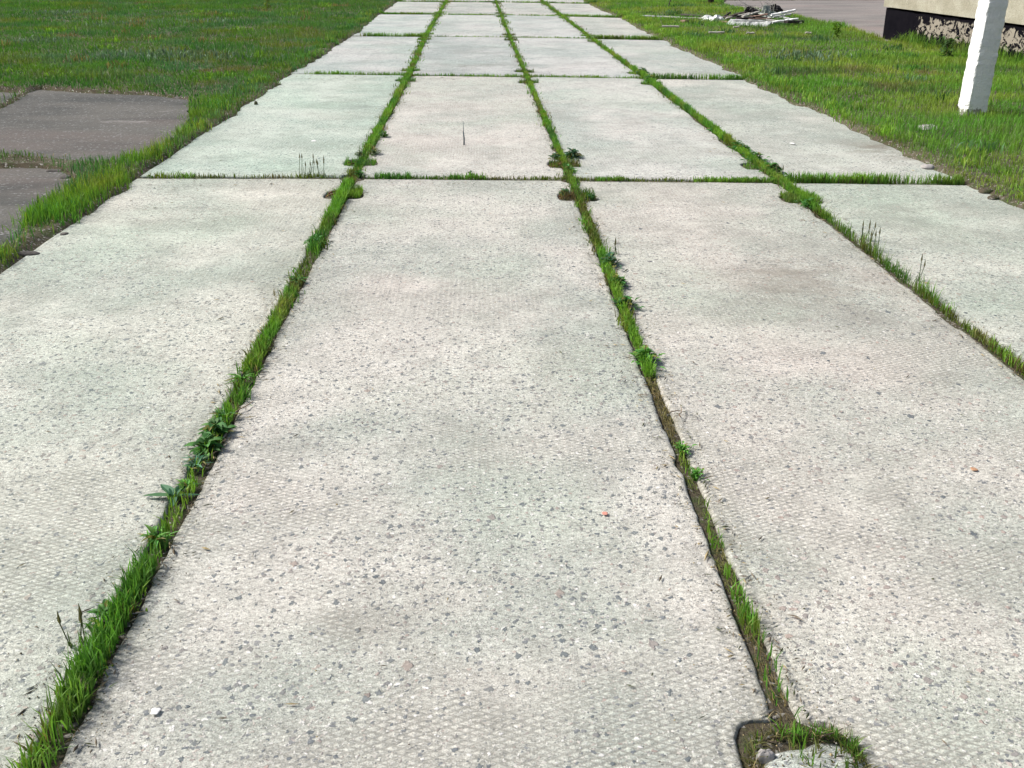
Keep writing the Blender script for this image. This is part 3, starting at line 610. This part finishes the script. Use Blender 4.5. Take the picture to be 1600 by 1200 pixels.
lump(0, 0, .112, .135, .033, 4, 'pale lump of mortar filling the right side of the nearest lifting notch', M['concrete'], w=Vector((edge_x(2, yn)+.028, ny0-.045, 0)))
M['stone'] = plain('grey_stone', (.24, .23, .22), (.33, .31, .30), 14, .75)
lump(1196, 1176, .022, .013, .026, 9, 'flat oval grey pebble in the left of the nearest lifting notch', M['stone'], 'pebble', 'pebble', z=-.022)
for r, c, e, lb in ((1, 1, 1, 'rusty lifting loop in the left joint notch nearer than the cross joint'), (2, 1, 0, 'rusty lifting loop in the left joint notch beyond the cross joint'), (1, 2, 1, 'rusty lifting loop in the middle joint notch nearer than the cross joint'), (2, 2, 0, 'rusty lifting loop in the middle joint notch beyond the cross joint')):
    yc = N[r][c][1]+NOTCH_OFF if e == 0 else N[r+1][c][1]-NOTCH_OFF; xc = float(edge_x(c, yc)); s = -1
    pts = [(s*.12, -.03, -.02), (s*.10, -.04, -.006), (s*.06, -.045, .004), (s*.035, -.02, .008), (s*.03, .02, .008), (s*.055, .045, .004), (s*.10, .04, -.006), (s*.12, .03, -.02)]
    V, Fc = tube(pts, .006, 7); tag(mesh('lifting_loop', V, Fc, M['rust'], loc=(xc, yc, 0), smooth=True), lb, 'metal loop', 'steel lifting loops of the slabs')
# loose bits on the slabs and in joints
M['wood'] = plain('dry_twig', (.16, .12, .08), (.26, .20, .14), 20, .9)
def twig(u, v, L, az, label, rad=.0025, mat=None, z=.006, name='twig', cat='twig'):
    p = G(u, v); rnd = random.Random(u); pts = []; x = -L/2; 
    for k in range(6): pts.append((x+L*k/5, rnd.uniform(-.06, .06)*L, rnd.uniform(0, .03)*L))
    V, Fc = tube(pts, [rad*(1.1-.12*k) for k in range(6)], 5); tag(mesh(name, V, Fc, mat or M['wood'], loc=(p.x, p.y, z), rot=(0, 0, az)), label, cat)
twig(1300, 1150, .06, .35, 'dry twig lying across the right moat of the nearest notch', .002, z=.008)
twig(1062, 648, .09, 1.35, 'thin dry stalk leaning out of the middle joint', .0022, z=.012)
twig(1055, 645, .05, .3, 'short dark twig poking right from the middle joint', .0022, z=.006)
twig(1108, 748, .04, .4, 'short dark twig by the tiny green weed in the middle joint', .002, z=.006)
twig(378, 640, .13, 1.2, 'long pale dry stalk lying in the left joint between two rosettes', .003, z=.004)
twig(335, 700, .12, 1.1, 'dry stalk lying along the left joint near the bluish rosette', .003, z=.004)
twig(318, 720, .14, 1.15, 'straw-coloured stalk against the right edge of the left joint', .0025, z=.003)
M['bluesteel'] = plain('dark_steel', (.06, .085, .10), (.12, .14, .15), 30, .6)
p = G(725, 226); V, Fc = tube([(0, 0, -.01), (.002, 0, .05), (-.003, .002, .10), (-.002, .002, .115), (-.004, .002, .19)], [.006, .006, .005, .0025, .002], 8)
tag(mesh('metal_pin', V, Fc, M['bluesteel'], loc=(p.x, p.y, 0), smooth=True), 'thin dark stick standing upright on the second slab from the left', 'stick')
M['red'] = plain('red_chip', (.45, .17, .13), (.55, .27, .21), 60, .7)
M['white'] = plain('white_stone', (.55, .55, .53), (.68, .68, .66), 60, .8)
M['brown'] = plain('brown_stone', (.30, .17, .10), (.38, .22, .13), 40, .8)
lump(945, 802, .009, .010, .0012, 21, 'small red chip lying on the large near slab', M['red'], 'red_chip', 'chip', z=0)
lump(243, 1111, .010, .011, .0015, 22, 'flat white stone at the lower left on the near slab', M['white'], 'white_stone', 'stone', z=0)
lump(1522, 733, .011, .012, .0015, 23, 'orange-brown stone set in the right-hand near slab', M['brown'], 'brown_stone', 'stone', z=0)
lump(1238, 224, .02, .035, .003, 24, 'small white scrap on the grey slab right of the right joint', M['white'], 'white_scrap', 'scrap', z=0)
lump(490, 220, .02, .03, .003, 25, 'small white scrap on the pale greenish slab at the left', M['white'], 'white_scrap', 'scrap', z=0)
lump(400, 163, .018, .03, .03, 26, 'small dark clod on the left slab edge near the verge', M['soil'], 'clod', 'clod', z=0)
M['bark'] = plain('broken_asphalt', (.06, .055, .05), (.13, .12, .11), 10, .95)
for (u, v, sx, sy, sz, sd2, lb) in ((285, 155, .13, .09, .05, 31, 'broken dark asphalt lump at the corner of the far left asphalt'), (265, 152, .10, .06, .04, 32, 'flat broken asphalt piece beside the corner lump'), (320, 155, .07, .06, .05, 33, 'brownish clod in the grass between asphalt and slab'),
                                    (103, 278, .06, .05, .03, 34, 'dark broken asphalt crumb at the corner of the near left asphalt'), (85, 268, .10, .04, .03, 35, 'broken asphalt flake on the mossy crack'), (30, 263, .09, .03, .02, 36, 'broken edge piece of the near left asphalt at the picture edge'),
                                    (100, 365, .03, .03, .012, 37, 'tiny dark crumb on the edge of the leftmost near slab'), (40, 396, .10, .03, .02, 38, 'thin dark crumbled flake at the slab edge by the left picture side')):
    lump(u, v, sx*.75, sy, sz*.7, sd2, lb, M['bark'], 'asphalt_chunk', 'rubble', z=-.004, group='crumbled pieces along the left verge')
for (u, v, s, sd2, lb) in ((1392, 215, .03, 41, 'brown clod at the right slab edge, far one'), (1412, 228, .035, 42, 'dark soil clod by the dark stain at the right slab edge'), (1450, 262, .04, 43, 'stone at the right slab edge near the cross joint'), (1540, 300, .04, 44, 'clod on the verge soil right of the near cross joint'), (1552, 310, .03, 45, 'small clod on the verge soil at the right picture side'), (1450, 205, .09, 46, 'flat pale stone lying in the right lawn')):
    lump(u, v, s*1.2, s, s*.6, sd2, lb, M['stone'] if sd2 in (43, 46) else M['soil'], 'clod' if sd2 not in (43, 46) else 'stone', 'clod' if sd2 not in (43, 46) else 'stone', z=.0, group='clods and stones on the right verge')
# loose grit, straw crumbs and washed-out soil on the slabs
q_ = NT('grit', .95, .1); a_ = q_.n('Attribute', attribute_name='tint'); M['grit'] = q_.col(a_.outputs['Color'])
n = 15000; y = 1.3+18*RG.random(n)**1.7; c_ = RG.integers(1, 4, n); x = np.where(RG.random(n) < .88, np.choose(c_-1, [edge_x(1, y), edge_x(2, y), edge_x(3, y)])+RG.choice([-1, 1], n)*(.03+RG.exponential(.035, n)), RG.uniform(-2.3, 3.2, n))
cj = RG.random(n) < .16; rj = RG.integers(2, 4, n); yj = np.where(rj == 2, 7.33-.095*(x+.9), 13.38-.14*(x+.9)); y = np.where(cj, yj+RG.choice([-1, 1], n)*(.04+RG.exponential(.03, n)), y); x = np.where(cj, RG.uniform(-2.3, 3.2, n), x)
sz = RG.uniform(.0010, .0030, n)*(1+.6*(RG.random(n) < .06)); el = np.where(RG.random(n) < .25, RG.uniform(3, 8, n), 1.); az = RG.uniform(0, np.pi, n); ca, sa = np.cos(az), np.sin(az); Vg = []
for (ox, oy, oz) in ((1, 0, 0), (0, 1, 0), (-1, 0, 0), (0, -1, 0), (0, 0, 1)): Vg.append(np.stack([x+(ox*ca*el-oy*sa)*sz, y+(ox*sa*el+oy*ca)*sz, .0005+oz*sz], 1))
Vg = np.stack(Vg, 1).reshape(-1, 3); k = np.arange(n)[:, None]*5; Tg = np.concatenate([k+np.array([[i, (i+1) % 4, 4]]) for i in range(4)])
pc = np.array([(.10, .08, .055), (.16, .135, .10), (.25, .24, .21), (.30, .24, .13), (.07, .08, .04)])[RG.integers(0, 5, n)]
tag(mesh_np('grit', Vg, Tg, M['grit'], np.repeat(pc, 5, 0)), 'loose grit and straw crumbs washed out along the joints', 'grit', kind='stuff')
# ---------------- concrete post ----------------
def whitewash():
    q = NT('whitewashed_concrete', .85, .2); p = q.obj(False)
    c = q.mix(q.mr(q.noise(p, 5, 6, .7), .4, .66), (.80, .81, .80), (.70, .72, .73))
    g = q.mix(q.noise(p, 40, 4, .7), (.16, .17, .14), (.36, .35, .30))
    sx = q.n('SeparateXYZ'); q.lk(p, sx.inputs[0])
    low = q.mr(sx.outputs[2], .03, .22, 1., 0.)
    thr = q.math('SUBTRACT', .735, q.math('MULTIPLY', low, .30))
    f = q.math('GREATER_THAN', q.noise(p, 16, 6, .72), thr)
    c = q.mix(f, c, g); q.bump(q.math('ADD', q.noise(p, 14, 6, .7), q.math('MULTIPLY', q.noise(p, 90, 3, .7), .3)), .9, .02); return q.col(c)
M['whitewash'] = whitewash()
b0 = G(1517, 187); PH = 7.5; side = .20
V = []; Fc = []; lev = 240; prof = []
for j in range(4):
    a = [(-1, -1), (1, -1), (1, 1), (-1, 1)][j]; b = [(-1, -1), (1, -1), (1, 1), (-1, 1)][(j+1) % 4]
    prof += [(a[0]*(1-t)+b[0]*t, a[1]*(1-t)+b[1]*t) for t in (.04, .35, .65, .96)]
for k in range(lev+1):
    z = -.3+(PH+.3)*k/lev if k > 150 else -.3+2.5*k/150; 
    if k > 150: z = 2.2+(PH-2.2)*(k-150)/(lev-150)
    s = side/2*(1.02-.28*max(z, 0)/PH)
    for j, (x, y) in enumerate(prof):
        cn = j % 4 in (0, 3); am = .006 if cn else .0012
        if z < .15 and cn: am = .016
        f = 1-(am/s)*float(vn(z*34, (j+1)//4*5.1, 90))*1.3-(.022*float(vn(z*75, j*3.1, 91)) if cn else 0); V.append((x*s*f, y*s*f, z))
for k in range(lev):
    for j in range(16): Fc.append((k*16+j, k*16+(j+1) % 16, (k+1)*16+(j+1) % 16, (k+1)*16+j))
Fc += [tuple(range(lev*16, lev*16+16))]
po = mesh('concrete_post', V, Fc, M['whitewash'], loc=(b0.x, b0.y+.02, 0), rot=(0, math.radians(1.5), math.radians(4)))
tag(po, 'tall square whitewashed concrete post with chipped edges on the right lawn', 'post')
# ---------------- building ----------------
def plinth_mat():
    q = NT('peeling_bitumen', .95, .0); p = q.obj(False)
    wall = q.mix(q.noise(p, 9, 5, .7), (.19, .175, .145), (.32, .29, .24))
    blk = q.mix(q.noise(p, 6, 4, .6), (.003, .003, .005), (.012, .011, .014))
    sx = q.n('SeparateXYZ'); q.lk(p, sx.inputs[0])
    # sound near the corner, flaking beyond it and below the top band
    zone = q.mr(sx.outputs[0], 1.05, 1.25, 0., 1.)
    band = q.mr(sx.outputs[2], .44, .50, 1., 0.); lowb = q.mr(sx.outputs[2], .10, .22, 0., 1.)
    n = q.noise(q.vmul(p, (1., 1., 1.25)), 7.5, 6, .74, (3, 3, 3), dist=.8)
    thr = q.math('SUBTRACT', .70, q.math('MULTIPLY', q.math('MULTIPLY', zone, q.math('MULTIPLY', band, lowb)), .20))
    c = q.mix(q.math('GREATER_THAN', n, thr), blk, wall)
    q.bump(q.noise(p, 12, 6, .7), .8, .012); return q.col(c)
def render_mat():
    q = NT('cream_roughcast', .95, .1); p = q.obj(False)
    c = q.mix(q.mr(q.noise(p, 2.5, 5, .6), .35, .65), (.30, .285, .22), (.385, .37, .30))
    c = q.mix(.8, c, q.ramp(q.noise(p, 70, 4, .75), [(.3, .6), (.5, 1), (.7, 1.35)]), 'MULTIPLY')
    q.bump(q.noise(p, 60, 5, .75), 1., .012); return q.col(c)
M['plinth'] = plinth_mat(); M['render'] = render_mat(); M['roof'] = plain('roofing_felt', (.06, .06, .065), (.10, .10, .10), 3)
M['glass'] = plain('dark_pane', (.02, .025, .03), (.03, .035, .04), 2, .1, .5); M['frame'] = plain('painted_frame', (.45, .43, .38), (.55, .53, .48), 8)
ang = math.atan2(bld_dir.y, bld_dir.x)
B = empty('building', (bcorner.x, bcorner.y, 0), ang)
tag(B, 'cream rendered building with a black peeling plinth at the upper right', 'building')
sg = 1 if bperp.dot(Vector((-math.sin(ang), math.cos(ang)))) > 0 else -1
def bbox(name, x0, x1, y0, y1, z0, z1, mat, par, jag=0):
    ya, yb = sorted((y0*sg, y1*sg))
    if not jag:
        V = [(x, y, z) for z in (z0, z1) for y in (ya, yb) for x in (x0, x1)]
        return mesh(name, V, [(0, 2, 3, 1), (4, 5, 7, 6), (0, 1, 5, 4), (2, 6, 7, 3), (0, 4, 6, 2), (1, 3, 7, 5)], mat, par)
    V = []; Fc = []; m = 240
    for k in range(m+1):
        x = x0+(x1-x0)*k/m; d = jag*(float(fbm(x*5, 0., 66))-.5)
        for (y, z) in ((ya, z0), (yb, z0), (yb, z1+d), (ya, z1+d)): V.append((x, y+(d*.5 if y*sg == min(y0, y1) else 0)*1, z))
    for k in range(m):
        for j in range(4): Fc.append((k*4+j, (k+1)*4+j, (k+1)*4+(j+1) % 4, k*4+(j+1) % 4))
    Fc += [(0, 1, 2, 3), (m*4+3, m*4+2, m*4+1, m*4)]; return mesh(name, V, Fc, mat, par)
bbox('plinth', 0, 13, 0, 8, -.3, .50, M['plinth'], B, jag=.05)
wl = bbox('wall', -.03, 13.03, -.035, 8.035, .530, 3.2, M['render'], B)
bbox('roof', -.4, 13.4, -.4, 8.4, 3.203, 3.42, M['roof'], B)
for x in (3.2, 6.4, 9.6):
    fr = bbox('window', x-.7, x+.7, -.06, -.037, 1.5, 2.7, M['frame'], B); bbox('pane', x-.62, x+.62, -.072, -.062, 1.58, 2.62, M['glass'], fr)
# ---------------- debris heap ----------------
M['oldwood'] = plain('weathered_board', (.30, .29, .26), (.44, .42, .38), 12, .9)
M['darkwood'] = plain('dark_board', (.035, .03, .03), (.09, .075, .07), 12, .85)
M['paleboard'] = plain('pale_sheet', (.22, .235, .24), (.46, .47, .47), 14, .85)
M['brownwood'] = plain('brown_board', (.17, .11, .085), (.26, .18, .14), 12, .9)
M['plastic'] = plain('white_plastic', (.82, .83, .82), (.88, .88, .87), 9, .45, .4)
M['black'] = plain('black_rag', (.008, .008, .01), (.022, .02, .022), 9, .8)
M['rag'] = plain('grey_green_cloth', (.24, .28, .25), (.40, .42, .39), 9, .9)
def board(u1, v1, z1, u2, v2, z2, W, T, mat, label, name='board', roll=0, dy=0):
    """board between two points of known height standing on the ground under them"""
    a, b = G(u1, v1, z1), G(u2, v2, z2); b.y += dy
    L = (b-a).length; V, Fc = boxm(L, W, T, 10, .006, min(T, W)*.2, int(u1*7+u2)); o = mesh(name, V, Fc, mat); d = (b-a).normalized()
    q = d.to_track_quat('X', 'Z'); o.rotation_mode = 'QUATERNION'; from mathutils import Quaternion
    o.rotation_quaternion = q @ Quaternion((1, 0, 0), roll); o.location = (a+b)/2; tag(o, label, 'board', 'scrap pieces of the rubbish heap'); return o
def rag(u, v, z, sx, sy, sz, seed, mat, label, name, cat):
    p = G(u, v, 0); V = []; Fc = []; nr, na = 10, 22
    for k in range(nr):
        t = k/(nr-1)*math.pi*.5
        for j in range(na):
            a = j*2*math.pi/na; f = .60+.8*float(vn(math.cos(a)*2.3+seed*5+9, math.sin(a)*2.3+t*2+11, seed)); g = .75+.5*float(vn(math.cos(a)*6+seed*5+9, math.sin(a)*6+t*5+11, seed+3))
            V.append((math.cos(a)*math.cos(t)**.45*sx*f*g, math.sin(a)*math.cos(t)**.45*sy*f*g, math.sin(t)*sz*(.6+.7*float(vn(math.cos(a)*3+20, math.sin(a)*3+20, seed+6)))))
    for k in range(nr-1):
        for j in range(na): Fc.append((k*na+j, k*na+(j+1) % na, (k+1)*na+(j+1) % na, (k+1)*na+j))
    Fc.append(tuple(range((nr-1)*na, nr*na)))
    tag(mesh(name, V, Fc, mat, loc=(p.x, p.y, z)), label, cat, 'scrap pieces of the rubbish heap')
board(1138, 36, .07, 1202, 40, .07, .19, .03, M['paleboard'], 'wide pale grey ridged sheet at the front of the rubbish heap', 'ridged_sheet', roll=.55)
board(1196, 35, .08, 1252, 40, .04, .11, .05, M['oldwood'], 'weathered plank pointing right at the front of the heap', roll=-.4)
board(1228, 36, .12, 1254, 36, .07, .08, .05, M['darkwood'], 'short dark board end at the right tip of the heap')
board(1205, 25, .12, 1243, 17, .22, .06, .04, M['plastic'], 'upper white bar sticking out to the right of the heap', 'white_bar')
board(1208, 28, .10, 1236, 23, .16, .05, .03, M['paleboard'], 'lower white bar sticking out to the right of the heap', 'white_bar')
board(1216, 26, .10, 1241, 33, .08, .05, .03, M['paleboard'], 'pale lath sloping down at the right of the heap', 'lath')
board(1124, 30, .06, 1166, 20, .22, .09, .03, M['darkwood'], 'dark plank leaning up into the heap from the left')
board(1134, 30, .08, 1172, 22, .18, .07, .03, M['oldwood'], 'grey plank leaning beside the dark plank')
board(1128, 29, .05, 1141, 21, .18, .04, .03, M['black'], 'short black stick poking up at the left of the heap', 'stick')
board(1150, 31, .08, 1200, 29, .10, .10, .04, M['darkwood'], 'dark board lying across the middle of the heap')
board(1172, 28, .12, 1198, 24, .16, .09, .03, M['brownwood'], 'reddish-brown board near the top of the heap')
board(1170, 32, .08, 1205, 31, .09, .07, .04, M['brownwood'], 'brown board low in the middle of the heap')
board(1064, 25, .05, 1128, 29, .05, .07, .04, M['darkwood'], 'dark long plank lying left of the heap')
board(1040, 28, .04, 1124, 31, .04, .10, .03, M['oldwood'], 'long pale grey plank running left from the heap')
board(1000, 26, .04, 1062, 28, .04, .06, .03, M['paleboard'], 'pale long lath farthest left in the grass', 'lath')
board(1128, 35, .06, 1150, 37, .06, .06, .03, M['brownwood'], 'short brown offcut beside the white bag', 'offcut')
board(1186, 21, .16, 1204, 30, .10, .05, .03, M['rag'], 'grey-green lath sloping at the top of the heap', 'lath')
board(1066, 35, .04, 1073, 36, .04, .10, .05, M['brownwood'], 'small brown wooden block in the grass left of the heap', 'block')
rag(1106, 36, 0, .12, .08, .13, 2, M['plastic'], 'left white crumpled plastic bag in the grass', 'plastic_bag', 'bag')
rag(1119, 37, 0, .14, .09, .15, 4, M['plastic'], 'right white crumpled plastic bag against the heap', 'plastic_bag', 'bag')
rag(1174, 32, .04, .17, .12, .20, 6, M['black'], 'black crumpled rag on top of the heap', 'black_rag', 'rag')
rag(1190, 32, .02, .13, .10, .15, 8, M['black'], 'smaller black rag right of the big black one', 'black_rag', 'rag')
rag(1211, 27, .10, .13, .08, .14, 9, M['black'], 'black bundle under the upper white bar', 'black_bundle', 'bundle')
rag(1196, 33, .02, .12, .09, .24, 12, M['rag'], 'grey-green cloth standing up at the top of the heap', 'cloth', 'cloth')
rag(1206, 33, .02, .13, .08, .14, 14, M['rag'], 'pale crumpled cloth right of the grey-green one', 'cloth', 'cloth')
for (u, v, L, lb) in ((1047, 49, .30, 'pale lath in the grass nearest the far slabs'), (1119, 59, .26, 'pale short stick lying in the right lawn below the bags'), (1150, 50, .10, 'small pale chip in the lawn below the heap'), (1262, 60, .10, 'small pale scrap in the lawn right below the heap'), (1172, 60, .14, 'bluish-grey scrap in the lawn below the heap')):
    V, Fc = boxm(L, .05, .03, 4, .004, .008, u); p = G(u, v); tag(mesh('lath', V, Fc, M['oldwood'], loc=(p.x, p.y, .075), rot=(0, 0, random.uniform(-.1, .05))), lb, 'scrap', 'scraps lying in the right lawn')
board(1146, 33, .14, 1196, 34, .15, .07, .03, M['paleboard'], 'pale narrow board lying on top of the ridged sheet')
board(1160, 27, .20, 1186, 20, .26, .05, .03, M['oldwood'], 'grey lath leaning against the big black rag', 'lath')
board(1206, 36, .11, 1246, 31, .16, .07, .03, M['plastic'], 'white board crossing the right side of the heap')
board(1143, 27, .10, 1178, 29, .14, .05, .03, M['black'], 'black batten across the left of the heap', 'batten')
# branch with twigs in the heap
V = []; Fc = []
for k in range(26):
    rnd = random.Random(k+50); a = rnd.uniform(0, 6.28); e = rnd.uniform(.1, .9); L = rnd.uniform(.18, .5); st = Vector((rnd.uniform(-.35, .3), rnd.uniform(-.1, .1), rnd.uniform(.1, .22)))
    d = Vector((math.cos(a)*math.cos(e), math.sin(a)*math.cos(e)*.5, math.sin(e))); v_, f_ = tube([st, st+d*L*.5+Vector((0, 0, .02)), st+d*L], [.008, .006, .003], 4); b_ = len(V); V += v_; Fc += [tuple(i+b_ for i in f) for f in f_]
p = G(1188, 32); tag(mesh('dead_branches', V, Fc, M['oldwood'], loc=(p.x, p.y, 0)), 'tangle of thin dead twigs on the rubbish heap', 'branches', 'scrap pieces of the rubbish heap')
# dark post foot and bent stem at the top of the picture
p = G(1110, 9); V, Fc = tube([(0, 0, -.1), (0, 0, .5), (.01, 0, 1.4)], [.085, .08, .075], 14); tag(mesh('wooden_post', V, Fc, M['darkwood'], loc=(p.x, p.y, 0), smooth=True), 'dark post whose foot shows at the top picture edge behind the heap', 'post')
p = G(1043, 14); V, Fc = tube([(0, 0, 0), (.03, 0, .10), (.07, .02, .22), (.085, 0, .40), (.07, 0, .7), (.10, 0, 1.0)], [.016, .015, .013, .011, .008, .004], 7); tag(mesh('bent_stem', V, Fc, M['darkwood'], loc=(p.x, p.y, 0), smooth=True), 'thin dark bent stem at the top picture edge left of the heap', 'stem')
def sapling(u, v, h, n, L, col, label, name='sapling'):
    p = G(u, v); e = empty(name, (p.x, p.y, .02)); tag(e, label, 'young plant'); V, Fc = tube([(0, 0, 0), (.01, 0, h*.5), (-.01, 0, h)], [.006, .005, .003], 6)
    mesh('stem', V, Fc, M['wood'], e); pl = Pile()
    for k in range(n):
        z = h*RG.uniform(.1, 1.02); az = RG.uniform(0, 6.28); V, T = leaf(L*RG.uniform(.6, 1.1), L*.42, RG.uniform(-.1, .9), az, (RG.normal(0, h*.10), RG.normal(0, h*.10), z), .7, broad=.8)
        pl.add((V, T, np.tile(np.array(col)*RG.uniform(.7, 1.35), (len(V), 1))))
    f = pl.build('leaves', M['leaf']); f.parent = e
sapling(418, 19, .30, 46, .09, (.13, .19, .02), 'small yellow-green sapling on the left lawn near the top edge')
sapling(1305, 64, .26, 60, .10, (.11, .21, .02), 'bright yellow-green leafy plant on the right lawn before the road', 'leafy_plant')
sapling(1476, 96, .28, 70, .10, (.04, .09, .02), 'dark green weed growing against the black plinth left of the post', 'wall_weed')
# low greyish-white flowered weeds patches in left lawn
fl = Pile()
for (u, v, n, sxx, syy) in ((270, 95, 700, 1.6, .9), (230, 42, 300, 1.1, 1.0), (100, 25, 260, .8, .8), (60, 72, 200, .6, .5), (1262, 95, 240, .5, .6), (340, 40, 200, 1.2, .8)):
    p = G(u, v); x = p.x+RG.normal(0, sxx*.5, n); y = p.y+RG.normal(0, syy*.5, n); k = outdist(x, y) > .05; x, y = x[k], y[k]
    fl.add(blades(x, y, ground_z(x, y), RG.uniform(.05, .11, len(x)), .022, np.array([[.12, .19, .13]])*RG.uniform(.6, 1.5, (len(x), 1)), .6))
tag(fl.build('ground_cover', M['leaf']), 'patches of pale blue-green ground cover in the lawns', 'ground cover', kind='stuff')
